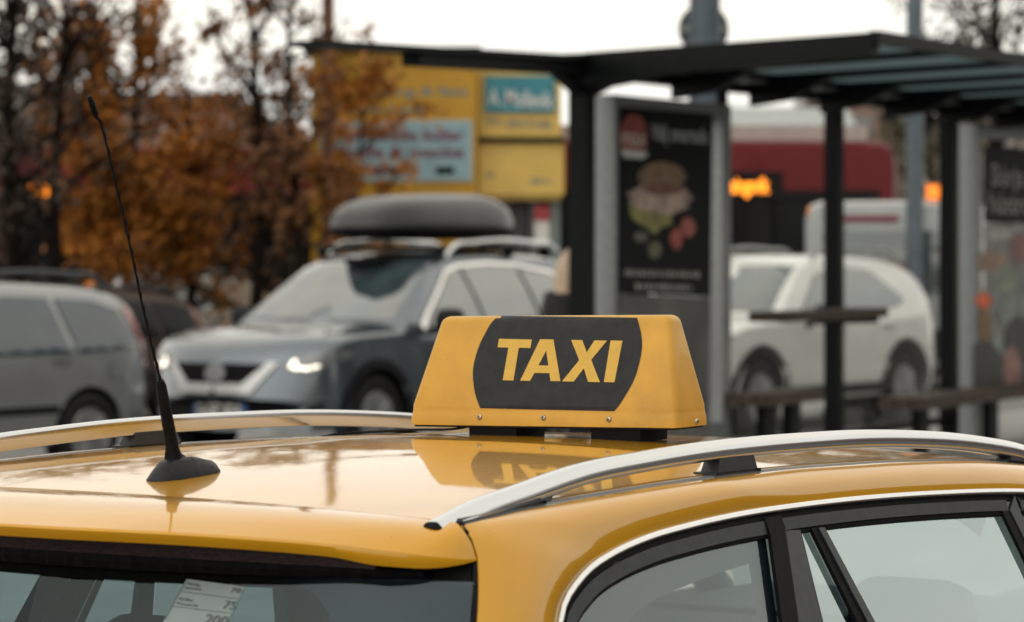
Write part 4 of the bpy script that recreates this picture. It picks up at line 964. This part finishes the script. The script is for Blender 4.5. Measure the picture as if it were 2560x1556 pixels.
def flatbar(P, pts, th):  # pts given as (a, z) on the wall, thickness towards the viewer side -b
    pass
def advert(name, label, a0, a1, z0, z1, fw):
    t = thing(name, label, 'advert display', (SC + DA * ((a0 + a1) / 2)).to_tuple()[:2] + (.12,), -R(28), 'advert displays in the bus shelter')
    im = t.matrix_basis.inverted()
    def put(b, nm, m): b.v = [tuple(im @ Vector(p)) for p in b.v]; return obj(nm, b.v, b.f, m, t, False)
    for s, c in ((1, a0), (-1, a1)):
        k = MB(); k.beam(sp(c + s * fw / 2, 0, .14), sp(c + s * fw / 2, 0, z1), .16, fw, up=DA); put(k, 'frame_upright', M['alu'])
    k = MB(); k.beam(sp(a0 + fw, 0, z1 - .05), sp(a1 - fw, 0, z1 - .05), .155, .10); put(k, 'frame_top', M['alu'])
    k = MB(); k.beam(sp(a0 + fw, 0, z0 - .05), sp(a1 - fw, 0, z0 - .05), .155, .10); put(k, 'frame_bottom', M['alu'])
    return t, put
def on_wall(px, py, b_=0):
    """wall coordinates (a, z) of a picture point, on the wall plane shifted by b_"""
    o = Vector((0, 0, EYE)); d = Vector(((px - 1280) / FPX, 1, -(py - HY) / FPX)); p0 = SC + DB * b_
    k = (p0 - o).dot(DB) / d.dot(DB); p = o + d * k; return (p - p0).dot(DA), p.z
def wallpoly(put, name, pts, m, b_, px=True):
    v = []
    for p in pts:
        a, z = on_wall(p[0], p[1], b_) if px else p
        v.append(sp(a, b_, z))
    fl = tessellate_polygon([[Vector((on_wall(*p, b_)[0], on_wall(*p, b_)[1], 0)) if px else Vector((p[0], p[1], 0)) for p in pts]])
    k = MB(); k.add(v, [tuple(q) for q in fl]); return put(k, name, m)
def walltext(t, body, px0, py0, px1, b_, h, m):
    a0, z0 = on_wall(px0, py0, b_); a1, _ = on_wall(px1, py0, b_); im = t.matrix_basis.inverted()
    me = text_mesh(body, h); xs = [v.co.x for v in me.vertices]; k = (a1 - a0) / (max(xs) - min(xs)); m0 = min(xs)
    ox = [v.co.x for v in me.vertices]
    for v in me.vertices: v.co = im @ sp(a0 + (v.co.x - m0) * k, b_ + v.co.z, z0 + v.co.y)
    return fin_words('poster_text', me, ox, m, t, h * .17)
Q3 = lambda x, y: (1400 + x / 1.873, y / 1.873)
ad, put = advert('advert_display', 'advert display with a black burger poster beside the corner post', .30, 2.10, .55, 2.70, .15)
BF = .084
wallpoly(put, 'poster', [Q3(278, 498), Q3(716, 535), Q3(706, 1390), Q3(270, 1372)], M['poster_black'], BF)
wallpoly(put, 'lower_panel', [Q3(270, 1376), Q3(706, 1394), Q3(700, 2100), Q3(265, 2100)], mat('lower_panel', (.10, .10, .095), .3, ns=2, na=.5), BF + .001)
ell = lambda cx, cy, rx, ry, n=22, w=0, sd=1: [Q3(cx + rx * (1 + w * math.sin(sd + 3.1 * i) + w * .7 * math.sin(5.3 * i * sd)) * math.cos(2 * math.pi * i / n), cy + ry * (1 + w * math.sin(sd * 2 + 2.3 * i)) * math.sin(2 * math.pi * i / n)) for i in range(n)]
pm = lambda n, c: mat(n, c, .45, ns=9, na=.45)
wallpoly(put, 'badge', ell(345, 640, 66, 104), pm('badge_red', (.30, .035, .025)), BF + .002)
wallpoly(put, 'badge_rim', [Q3(281, 700), Q3(410, 712), Q3(405, 735), Q3(385, 745), Q3(300, 738)], M['white'], BF + .003)
walltext(ad, 'max', *Q3(290, 680), Q3(402, 680)[0], BF + .004, .17, M['white'])
walltext(ad, 'Välj smartada', *Q3(430, 655), Q3(690, 655)[0], BF + .003, .15, M['white'])
wallpoly(put, 'bun', ell(478, 830, 112, 72, w=.03), pm('bun', (.22, .125, .06)), BF + .003)
wallpoly(put, 'filling', ell(468, 930, 148, 80, w=.06, sd=2), pm('sauce', (.42, .29, .24)), BF + .002)
wallpoly(put, 'meat', ell(485, 884, 95, 30, w=.08, sd=3), pm('meat', (.16, .05, .03)), BF + .0035)
wallpoly(put, 'lettuce', [Q3(*p) for p in ((325, 950), (370, 985), (430, 990), (520, 1010), (525, 1050), (470, 1070), (445, 1100), (410, 1070), (360, 1040), (330, 1010))], pm('lettuce', (.22, .21, .05)), BF + .004)
wallpoly(put, 'tomato', ell(545, 1120, 28, 50, w=.08), pm('tomato', (.36, .06, .035)), BF + .004)
wallpoly(put, 'tomato', ell(600, 1065, 36, 46, w=.1, sd=4), pm('tomato_dark', (.32, .07, .05)), BF + .0038)
wallpoly(put, 'herb', ell(445, 1170, 30, 40, w=.15, sd=2), pm('herb', (.10, .10, .05)), BF + .004)
wallpoly(put, 'herb', ell(380, 1110, 34, 24, w=.15, sd=3), pm('herb_grey', (.09, .09, .07)), BF + .0042)
rr = random.Random(3)
for y, x0, x1 in ((1278, 305, 655), (1342, 355, 620)):     # two lines of small print too small to read
    x = x0
    while x < x1:
        w_ = rr.uniform(9, 17); h = rr.uniform(20, 30); wallpoly(put, 'small_print', [Q3(x, y - h / 2 + (x - x0) * .03), Q3(x + w_, y - h / 2 + (x - x0) * .03), Q3(x + w_, y + h / 2 + (x - x0) * .03), Q3(x, y + h / 2 + (x - x0) * .03)], M['white'] if 0 else pm_small if 'pm_small' in globals() else globals().setdefault('pm_small', pm('small_print_ink', (.30, .29, .27))), BF + .003); x += w_ + rr.uniform(5, 11)
ad2, put = advert('advert_display', 'advert display with white words on black at the right edge', 7.0, 9.0, .55, 2.74, .14)
ad2['label'] = 'advert display at the right edge, white words on black over a pale picture'
wallpoly(put, 'poster_head', [(7.15, 2.56), (8.85, 2.56), (8.85, 1.93), (7.15, 1.93)], M['poster_black'], BF, False)
def walltext2(t, body, a0, a1, z, h):
    im = t.matrix_basis.inverted(); me = text_mesh(body, h); xs = [v.co.x for v in me.vertices]; k = (a1 - a0) / (max(xs) - min(xs)); m0 = min(xs)
    ox = [v.co.x for v in me.vertices]
    for v in me.vertices: v.co = im @ sp(a0 + (v.co.x - m0) * k, BF + .003 + v.co.z, z + v.co.y)
    return fin_words('poster_text', me, ox, pm('poster_words', (.42, .40, .37)), t, h * .17)
walltext2(ad2, 'Börja din', 7.36, 8.70, 2.24, .26); walltext2(ad2, 'höstresa', 7.30, 8.60, 2.01, .26)
pic = mat('pale_picture', (.24, .255, .25), .4, spec=.15, ns=5, na=.55)
wallpoly(put, 'poster_picture', [(7.15, 1.925), (8.85, 1.925), (8.85, .56), (7.15, .56)], pic, BF, False)
ep = lambda cx, cy, rx, ry, sd=1, w=.12, n=18: [(cx + rx * (1 + w * math.sin(sd + 3 * i)) * math.cos(2 * math.pi * i / n), cy + ry * (1 + w * math.sin(2 * sd + 2 * i)) * math.sin(2 * math.pi * i / n)) for i in range(n)]
k_ = 0
for q, c in ((ep(2500, 585, 45, 14, 2), (.48, .48, .46)), (ep(2480, 655, 42, 28, 3), (.34, .20, .14)), (ep(2548, 620, 26, 40, 4), (.24, .09, .08)), (ep(2515, 700, 30, 40, 5), (.22, .25, .19)),
             ([(2432, 862), (2470, 845), (2512, 900), (2516, 985), (2432, 985)], (.018, .018, .018)), (ep(2548, 850, 38, 60, 1, .03), (.016, .016, .016)), (ep(2530, 925, 22, 58, 6, .04), (.26, .13, .11)), ([(2560, 880), (2600, 880), (2600, 985), (2552, 985)], (.02, .02, .02)),
             (ep(2463, 812, 16, 46, 7, .1), (.22, .12, .025)), (ep(2459, 752, 22, 20, 1, .05), (.80, .10, .02))):
    k_ += 1; wallpoly(put, 'picture_patch', q, pm('picture_patch', c), BF + .0015 + .0004 * k_)

# ------------------------------------------------------------ benches and leaning bar
def bench(name, label, a0, a1, b_, z, dep, th, legs, m, cat='bench'):
    t = thing(name, label, cat, sp((a0 + a1) / 2, b_, .12), -R(28)); im = t.matrix_basis.inverted()
    n = 3; w_ = dep / n
    for i in range(n):
        k = MB(); k.beam(sp(a0, b_ - dep / 2 + w_ * (i + .5), z), sp(a1, b_ - dep / 2 + w_ * (i + .5), z), w_ - .012, th); k.v = [tuple(im @ Vector(p)) for p in k.v]; obj('slat', k.v, k.f, m, t, False)
    for a in legs:
        k = MB(); k.beam(sp(a, b_, .12), sp(a, b_, z - th / 2), .07, dep * .5, up=DA); k.v = [tuple(im @ Vector(p)) for p in k.v]; obj('leg', k.v, k.f, M['shelter'], t, False)
    return t
bench('leaning_bar', 'dark wooden leaning bar across the glass wall in front of the white SUV', 2.40, 4.30, .22, 1.25, .30, .07, (), M['wood'], 'leaning bar')
lb_ = bpy.data.objects['leaning_bar']; k = MB(); k.beam(sp(4.14, .05, 1.19), sp(4.14, .34, 1.20), .06, .05); im_ = lb_.matrix_basis.inverted(); k.v = [tuple(im_ @ Vector(p)) for p in k.v]; obj('bracket', k.v, k.f, M['shelter'], lb_, False)
bench('bench', 'dark wooden bench under the leaning bar, left one in the shelter', 2.0, 2.95, .25, .70, .34, .08, (2.3, 2.75), M['wood'])
bench('bench', 'dark wooden bench by the right advert, in front of the shelter wall', 5.0, 9.2, .20, .54, .40, .09, (5.4, 7.0, 8.9), M['wood'])
conc = mat('pale_concrete', (.34, .35, .35), .8, ns=6, na=.2, bump=.2)
for px, Y, wd, h, lb in ((1990, 33.6, .42, .26, 'pale concrete block on the ground left of the middle shelter post'), (2165, 32.5, .45, .30, 'pale concrete block on the ground right of the middle shelter post')):
    x = gx(px, Y); b = MB(); b.add([(-wd, -.2, 0), (wd, -.2, 0), (wd, .2, 0), (-wd, .2, 0), (-wd * .45, -.12, h), (wd * .45, -.12, h), (wd * .45, .12, h), (-wd * .45, .12, h)], [(0, 3, 2, 1), (4, 5, 6, 7), (0, 1, 5, 4), (1, 2, 6, 5), (2, 3, 7, 6), (3, 0, 4, 7)])
    o = b.build('concrete_block', conc, None, False); o.location = (x, Y, 0.002); o.rotation_euler = (0, 0, -R(28)); tag(o, lb, 'concrete block', 'concrete blocks beyond the shelter')

# ------------------------------------------------------------ poles and round sign
def pole(name, label, px, Y, r, h, m, cat, z0=0):
    b = MB(); b.lathe([(r * 1.5, 0), (r * 1.5, .5), (r, .56), (r * .92, h)], 18); o = b.build(name, m, None, True, 40); o.location = (gx(px, Y), Y, z0); return tag(o, label, cat)
polem = mat('pole_paint', (.055, .075, .095), .45, .2, ns=8, na=.2)
sg = thing('round_sign', 'back of a round traffic sign fixed behind the thick blue-grey mast', 'traffic sign', (gx(1762, 34.3), 34.3, 0))
b = MB(); b.lathe([(.27, -.008), (.275, 0), (.27, .008)], 32, Matrix.Translation((0, .22, EYE + (HY - 70) / FPX * 34.3)) @ Matrix.Rotation(R(90), 4, 'X')); b.build('disc', mat('sign_back', (.06, .065, .07), .5, .4), sg)
MB().box((0, .18, EYE + (HY - 70) / FPX * 34.3), (.5, .04, .05)).build('sign_clamp', M['alu'], sg, False)
pole('mast', 'thick blue-grey mast rising behind the shelter roof', 1762, 34.3, .175, 9, polem, 'mast')
pole('lamp_post', 'slim blue-grey lamp post behind the right end of the shelter', 2287, 36, .10, 9, polem, 'lamp post')
pole('rusty_post', 'rust brown post above the left wing of the shelter roof', 820, 37, .075, 10, mat('rust_paint', (.085, .035, .02), .8, ns=9, na=.4), 'post')

# ------------------------------------------------------------ yellow kiosk with painted boards
KY = 37.5
def kp(px, py, Y): p = at(px, py, Y); return p
ky = mat('kiosk_yellow', (.44, .23, .006), .5, ns=3, na=.08); ky2 = mat('kiosk_pale_yellow', (.60, .40, .09), .5, ns=4, na=.08)
blu = mat('board_blue', (.22, .34, .38), .5, ns=5, na=.1); teal = mat('board_teal', (.03, .20, .25), .5, ns=5, na=.15); gtx = mat('grey_lettering', (.16, .19, .17), .6); mar = mat('maroon_lettering', (.16, .035, .06), .6)
kx0, kx1 = gx(778, KY), gx(1192, KY)
kiosk = thing('yellow_kiosk', 'yellow kiosk with painted advertising boards behind the roof box', 'kiosk', ((kx0 + kx1) / 2, KY, 0))
def kbox(x0, x1, y0, y1, z0, z1, name, m):
    b = MB(); b.box(((x0 + x1) / 2 - kiosk.location.x, (y0 + y1) / 2 - KY, (z0 + z1) / 2), (x1 - x0, y1 - y0, z1 - z0)); return b.build(name, m, kiosk, False)
kz = lambda py, Y=KY: EYE + (HY - py) / FPX * Y
kbox(kx0, kx1, KY, KY + 2.4, 0, kz(128), 'kiosk_wall', ky)
kbox(kx0 - .1, kx1 + .05, KY - .12, KY + 2.5, kz(128), kz(118), 'kiosk_roof', M['shelter'])
kbox(gx(806, KY), gx(1176, KY), KY - .03, KY, kz(450), kz(305), 'blue_board', blu)
kbox(gx(800, KY), gx(1182, KY), KY - .022, KY, kz(455), kz(300), 'board_edge', mat('board_edge', (.40, .40, .34), .5))
def ktext(body, px0, px1, py, h, m, off=.04, Y=KY, rot=0):
    me = text_mesh(body, h, 0, .004); xs = [v.co.x for v in me.vertices]; x0, x1 = gx(px0, Y), gx(px1, Y); k = (x1 - x0) / (max(xs) - min(xs)); m0 = min(xs)
    ox = [v.co.x for v in me.vertices]
    for v in me.vertices: v.co = Vector((x0 + (v.co.x - m0) * k - kiosk.location.x, Y - off - v.co.z - KY, kz(py, Y) + v.co.y + rot * (v.co.x - m0) * k))
    return fin_words('lettering', me, ox, m, kiosk, h * .17)
ktext('Catering & fest', 860, 1172, 240, .16, gtx, .004); ktext('Lunch öppet', 870, 1060, 283, .16, gtx, .004)
ktext('Hembakade bullar', 830, 1160, 350, .17, mar); ktext('kaffe & macka', 860, 1160, 392, .17, mar); ktext('alla dagar', 830, 1000, 432, .15, mar)
kbox(gx(1090, KY), gx(1135, KY), KY - .036, KY, kz(436), kz(418), 'board_stamp', M['poster_black'])
KR = KY + .35; x1, x2 = gx(1196, KR), gx(1402, KR)
kbox(x1, x2, KR, KR + 2.0, kz(500, KR), kz(176, KR), 'kiosk_annex', ky2)
kbox(x1, x2 + .05, KR - .12, KR, kz(356, KR), kz(344, KR), 'awning_rail', M['shelter'])
kbox(x1, gx(1410, KR), KR - .06, KR, kz(488, KR), kz(359, KR), 'lower_board', ky2)
kbox(gx(1212, KR), gx(1388, KR), KR - .04, KR, kz(282, KR), kz(190, KR), 'teal_board', teal)
ktext('A. Mollevik', 1222, 1382, 262, .27, M['white'], .05, KR, -.06); ktext('korv, glass & kaffe', 1216, 1380, 310, .12, gtx, .004, KR, -.06)
ktext('200 m', 1325, 1375, 460, .09, gtx, .064, KR); ktext('Tel', 1212, 1235, 445, .09, gtx, .064, KR)
for i, (p0, p1, c) in enumerate(((1200, 1240, (.05, .05, .05)), (1246, 1275, (.16, .15, .13)), (1281, 1318, (.04, .04, .045)), (1324, 1345, (.15, .15, .14)), (1376, 1400, (.20, .24, .23)))):
    kbox(gx(p0, KR), gx(p1, KR), KR + .25, KR + .45, 0, kz(500, KR), 'kiosk_post' if c[0] > .1 else 'dark_opening', mat('kiosk_lower', c, .6))
kbox(gx(1337, KR), gx(1374, KR), KR + .10, KR + .13, kz(615, KR), kz(515, KR), 'notice', M['white']); kbox(gx(1337, KR), gx(1374, KR), KR + .08, KR + .098, kz(552, KR), kz(515, KR), 'notice_head', mat('notice_red', (.34, .03, .04), .5))

# ------------------------------------------------------------ trees
def leafmat(n, c, va): 
    m = mat(n, c, .7, ns=1.1, na=va); return m
LV = [leafmat('brown_leaves', (.12, .046, .010), .6), leafmat('orange_leaves', (.32, .112, .007), .5), leafmat('dull_leaves', (.035, .019, .009), .5)]
def tree(label, px, Y, h, zc, rad, nl, lm, seed, bare=.5, lean=0, tr=.10, size=.06, keep=.40, group='autumn trees along the bus stop'):
    r = random.Random(seed); t = thing('autumn_tree', label, 'tree', (gx(px, Y), Y, 0), 0, group); tips = []
    b = MB(); tk = [(lean * z / h + .06 * math.sin(z * 1.3 + seed), .05 * math.sin(z + seed), z) for z in np.linspace(0, h, 14)]
    b.tube(tk, [tr * (1 - .8 * i / 13) for i in range(14)], 8)
    for k in range(30):
        f = r.uniform(.18, .98); z = f * h; i = f * 13; i0 = int(i); p = Vector(tk[i0]).lerp(Vector(tk[min(13, i0 + 1)]), i - i0)
        a = r.uniform(0, 6.28); L = rad * r.uniform(.5, 1.05) * (1.1 - .45 * abs(f - .5)); d = Vector((math.cos(a), math.sin(a), r.uniform(.25, 1.1))).normalized()
        pts = [p]; q = p.copy(); dd = d.copy()
        for s in range(6):
            dd = (dd + Vector((r.uniform(-.25, .25), r.uniform(-.25, .25), r.uniform(-.05, .25)))).normalized(); q = q + dd * L / 6; pts.append(q.copy())
            if s > 1:
                tips.append(q.copy())
                e = q + Vector((r.uniform(-1, 1), r.uniform(-1, 1), r.uniform(-.2, .8))) * L * .28; b.tube([q, (q + e) / 2 + Vector((0, 0, .03)), e], [.010, .007, .004], 5); tips += [e, (q + e) / 2]
        b.tube(pts, [tr * .34 * (1 - .8 * s / 6) for s in range(7)], 6)
    b.build('trunk', M['bark'], t, True)
    v = []; f_ = []; tips = r.sample(tips, int(len(tips) * keep))
    for _ in range(nl):
        c = r.choice(tips); g_ = lambda s: r.gauss(0, s)
        if not (zc[0] <= c.z <= zc[1]): 
            if r.random() < .8: continue
        p = c + Vector((g_(rad * .085), g_(rad * .085), g_(rad * .075)))
        s = size * r.uniform(.6, 1.4); n1 = Vector((g_(1), g_(1), g_(1))).normalized(); n2 = n1.orthogonal().normalized(); n3 = n1.cross(n2)
        k = len(v); v += [p - n2 * s, p - n3 * s * .55 + n1 * s * .15, p + n2 * s, p + n3 * s * .55 + n1 * s * .15]; f_.append((k, k + 1, k + 2, k + 3))
    obj('crown', v, f_, lm, t, False)
    return t
tree('tall thin-leaved tree with dark trunk at the far left edge', 35, 33, 5.4, (1.2, 5.4), 1.5, 1300, LV[2], 1, tr=.12)
LV.append(leafmat('dark_brown_leaves', (.055, .024, .009), .6))
tree('tall tree of brown leaves left of the antenna', 150, 35, 5.3, (1.4, 5.3), 1.6, 1700, LV[3], 2, tr=.11)
tree('bushy orange tree with the densest leaves, right of the antenna', 330, 37, 4.3, (1.3, 4.3), 1.35, 7000, LV[1], 3, tr=.09, size=.065)
tree('orange tree low in front of the red bus', 480, 37.5, 3.4, (1.6, 3.4), 1.25, 3200, LV[1], 8, tr=.07, size=.06)
tree('tree with bare upright branches and scattered brown leaves left of the kiosk', 640, 36, 5.2, (1.2, 5.2), 1.1, 1300, LV[0], 5, tr=.09)
tree('slender brown-leaved tree whose twigs touch the kiosk', 735, 34, 4.9, (1.6, 4.9), .95, 1200, LV[0], 6, tr=.07)
tree('orange-leaved sapling in front of the yellow boards', 900, 35.5, 3.75, (2.0, 3.75), .85, 2600, LV[1], 9, tr=.045, size=.055)
tree('tree with thin dark twigs above the right end of the shelter', 2490, 52, 7.6, (4.6, 7.6), 2.2, 3200, LV[2], 11, tr=.13, keep=.8)
tree('olive tree behind the slim lamp post', 2330, 56, 4.6, (1.5, 4.6), 1.6, 3500, leafmat('olive_leaves', (.07, .06, .025), .4), 12, tr=.11)

rs = random.Random(21)
for i_, (px, Y, wd, ht, lb) in enumerate(((-60, 40.2, 1.5, 1.7, 'dark shrub at the far left edge below the trees'), (430, 39.2, 1.2, 2.0, 'dark shrub behind the brown car under the orange tree'), (640, 39.4, 1.3, 2.05, 'dark shrub left of the yellow kiosk behind the grey SUV bonnet'), (180, 40.4, 1.3, 1.6, 'dark low shrub behind the white car'))):
    t = thing('shrub', lb, 'shrub', (gx(px, Y), Y, 0), 0, 'dark shrubs below the trees'); v = []; f_ = []
    for _ in range(2600):
        a = rs.uniform(0, 6.28); q = rs.random() ** .4; el = rs.uniform(-.2, 1.5); p = Vector((wd * q * math.cos(a) * math.cos(el * .8), .55 * q * math.sin(a) * math.cos(el * .8), ht * .45 + ht * .55 * q * math.sin(el) * rs.uniform(.8, 1.1)))
        p.z = max(.05, p.z - rs.random() * .6); s = rs.uniform(.03, .07); n1 = Vector((rs.gauss(0, 1), rs.gauss(0, 1), rs.gauss(0, 1))).normalized(); n2 = n1.orthogonal().normalized(); n3 = n1.cross(n2); k = len(v); v += [p - n2 * s, p - n3 * s * .6, p + n2 * s, p + n3 * s * .6]; f_.append((k, k + 1, k + 2, k + 3))
    obj('foliage', v, f_, leafmat('shrub_leaves', (.014, .013, .008), .4), t, False)
    b = MB(); b.tube([(0, 0, 0), (.03, .02, ht * .4), (0, 0, ht * .8)], [.05, .04, .015], 7); b.build('stem', M['bark'], t)

# ------------------------------------------------------------ far buildings
def building(label, px0, px1, Y, dep, z1, m, rows_, cols, roofm, gable=0):
    x0, x1 = gx(px0, Y), gx(px1, Y); t = thing('building', label, 'building', ((x0 + x1) / 2, Y, 0)); W_ = x1 - x0
    b = MB(); b.box((0, dep / 2, z1 / 2), (W_, dep, z1)); b.build('wall', m, t, False)
    if gable:
        b = MB(); b.add([(-W_ / 2 - .4, -.5, z1), (W_ / 2 + .4, -.5, z1), (W_ / 2 + .4, dep + .5, z1), (-W_ / 2 - .4, dep + .5, z1), (-W_ / 2 - .4, dep / 2, z1 + gable), (W_ / 2 + .4, dep / 2, z1 + gable)], [(0, 1, 5, 4), (2, 3, 4, 5), (0, 4, 3), (1, 2, 5), (0, 3, 2, 1)]); b.build('roof', roofm, t, False)
    else: b = MB(); b.box((0, dep / 2, z1 + .15), (W_ + .5, dep + .5, .3)); b.build('roof', roofm, t, False)
    for i in range(rows_):
        for j in range(cols):
            x = -W_ / 2 + (j + .5) * W_ / cols; z = 1.2 + (i + .5) * (z1 - 1.2) / rows_
            b = MB(); b.box((x, -.02, z), (W_ / cols * .5, .06, (z1 - 1.2) / rows_ * .5)); wn = b.build('window', M['alu'], t, False)
            b = MB(); b.box((x, -.06, z), (W_ / cols * .44, .02, (z1 - 1.2) / rows_ * .43)); b.build('pane', M['carglass'], wn, False)
    return t
building('pinkish plaster building behind the trees on the left', 120, 560, 75, 9, 5.0, mat('pink_plaster', (.36, .27, .24), .8, ns=1, na=.1), 2, 4, mat('dark_roof', (.10, .06, .05), .8))
building('grey building behind the far left trees', -420, 110, 82, 10, 5.6, mat('grey_plaster', (.27, .26, .24), .8, ns=1, na=.1), 2, 5, mat('grey_roof', (.10, .10, .10), .8))
building('low building with a pale grey roof seen over the red bus', 1560, 2130, 78, 10, 4.0, mat('pale_plaster', (.42, .42, .40), .8, ns=1, na=.1), 1, 6, mat('pale_roof', (.36, .38, .38), .6), 1.3)
building('reddish brick building behind the right glass wall', 2090, 2330, 95, 10, 6.2, mat('brick_red', (.26, .17, .14), .85, ns=2, na=.15), 2, 2, mat('white_verge', (.5, .5, .48), .7), 1.5)
building('beige building far right behind the shelter', 2330, 2900, 88, 10, 5.0, mat('beige_plaster', (.33, .29, .25), .85, ns=1, na=.12), 2, 5, mat('brown_roof', (.09, .07, .06), .8))
building('dull brown building behind the kiosk', 560, 1560, 90, 10, 3.0, mat('brown_plaster', (.13, .09, .075), .85, ns=1, na=.12), 1, 9, mat('maroon_roof', (.13, .03, .03), .8))
h = tag(obj('hedge', *(lambda rr: ([p for _ in range(9000) for p in (lambda c, s: [c + Vector((-s, 0, -s * .5)), c + Vector((s, rr.uniform(-s, s), -s)), c + Vector((rr.uniform(-s, s), 0, s))])(Vector((rr.uniform(-40, 40), 100 + rr.gauss(0, 1.2), rr.uniform(0, 2.6) * (.8 + .2 * math.sin(rr.random() * 9)))), rr.uniform(.12, .3))], [(3 * i, 3 * i + 1, 3 * i + 2) for i in range(9000)]))(random.Random(5)), mat('hedge_leaves', (.035, .035, .02), .8), None, False), kind='stuff')

SB = thing('building', 'long grey building across the street behind the camera, out of the frame', 'building', (15, -14, 0), -R(28))
RB = thing('building', 'dark brick building added unseen on the right to darken reflections', 'building', (26, 30, 0), -R(28))  # added out of view to darken what the shelter glass mirrors
b = MB(); b.box((7, 14, 3.6), (14, 44, 7.2)); b.build('wall', mat('dark_brick', (.085, .06, .05), .85, ns=3, na=.2), RB, False)
for i in range(2):
    for j in range(11): b = MB(); b.box((-.02, -6 + j * 3.8, 2.0 + i * 2.8), (.08, 1.6, 1.5)); b.build('window', M['busglass'], RB, False)
b = MB(); b.box((6, 4, 4.5), (12, 36, 9)); b.build('wall', mat('street_plaster', (.20, .19, .18), .85, ns=1, na=.15), SB, False)
for i in range(3):
    for j in range(10): b = MB(); b.box((-.02, -12 + j * 3.5, 1.8 + i * 2.7), (.08, 1.5, 1.5)); b.build('window', M['carglass'], SB, False)

# ------------------------------------------------------------ person behind the shelter post
def person():
    Y = 21.2; t = thing('person', 'person with long blonde hair in a dark coat standing behind the shelter corner post', 'person', (gx(1425, Y), Y, 0.12), R(200)); t.scale = (.86, .86, .915)
    V = [(0, 0, .95), (0, .01, 1.15), (0, .0, 1.36), (0, -.01, 1.45), (0, .01, 1.56), (0, .02, 1.66), (.10, 0, .88), (.11, .0, .48), (.11, .03, .08), (.12, -.14, .04), (-.10, 0, .88), (-.11, 0, .48), (-.11, .03, .08), (-.12, -.14, .04), (.17, 0, 1.40), (.23, .03, 1.12), (.21, -.08, .90), (-.17, 0, 1.40), (-.23, .03, 1.12), (-.21, -.08, .90), (.20, -.12, .82), (-.20, -.12, .82)]
    E = [(0, 1), (1, 2), (2, 3), (3, 4), (4, 5), (0, 6), (6, 7), (7, 8), (8, 9), (0, 10), (10, 11), (11, 12), (12, 13), (2, 14), (14, 15), (15, 16), (2, 17), (17, 18), (18, 19), (16, 20), (19, 21)]
    rad = [.165, .15, .17, .065, .09, .095, .095, .065, .05, .04, .095, .065, .05, .04, .075, .058, .045, .075, .058, .045, .035, .035]
    me = bpy.data.meshes.new('body'); me.from_pydata(V, E, []); o = bpy.data.objects.new('body', me); COL.objects.link(o)
    md = o.modifiers.new('s', 'SKIN'); sv = me.skin_vertices[0].data
    for i, q in enumerate(rad): sv[i].radius = (q, q * .85); sv[i].use_root = i == 0
    o.modifiers.new('u', 'SUBSURF').levels = 2; bpy.context.view_layer.update()
    m2 = bpy.data.meshes.new_from_object(o.evaluated_get(bpy.context.evaluated_depsgraph_get())); bpy.data.objects.remove(o)
    m2.materials.clear(); fin('body', m2, mat('dark_clothes', (.02, .02, .022), .85), t)
    b = MB(); b.grid([[((.20 + .05 * k) * math.cos(a), (.155 + .05 * k) * math.sin(a), 1.43 - .62 * k) for a in np.linspace(0, 2 * math.pi, 21)] for k in np.linspace(0, 1, 8)]); b.build('coat', mat('black_coat', (.015, .015, .017), .9), t)
    b = MB(); b.lathe([(.001, -.125), (.05, -.11), (.078, -.05), (.085, .02), (.07, .09), (.001, .125)], 16, Matrix.Translation((0, 0, 1.62))); b.build('face', mat('skin', (.42, .27, .2), .6), t)
    hm = mat('blonde_hair', (.42, .31, .22), .6, ns=40, na=.3, bump=.3)
    b = MB(); rws = []
    for k in np.linspace(0, 1, 10):
        z = 1.76 - .52 * k; rx = .11 * math.sin(min(1, k * 3 + .12) * math.pi / 2) + .05 * k; rws.append([(rx * math.cos(a), .03 + rx * .9 * math.sin(a), z) for a in np.linspace(-.35, math.pi + .35, 15)])
    b.grid(rws); b.build('hair', hm, t)
person()
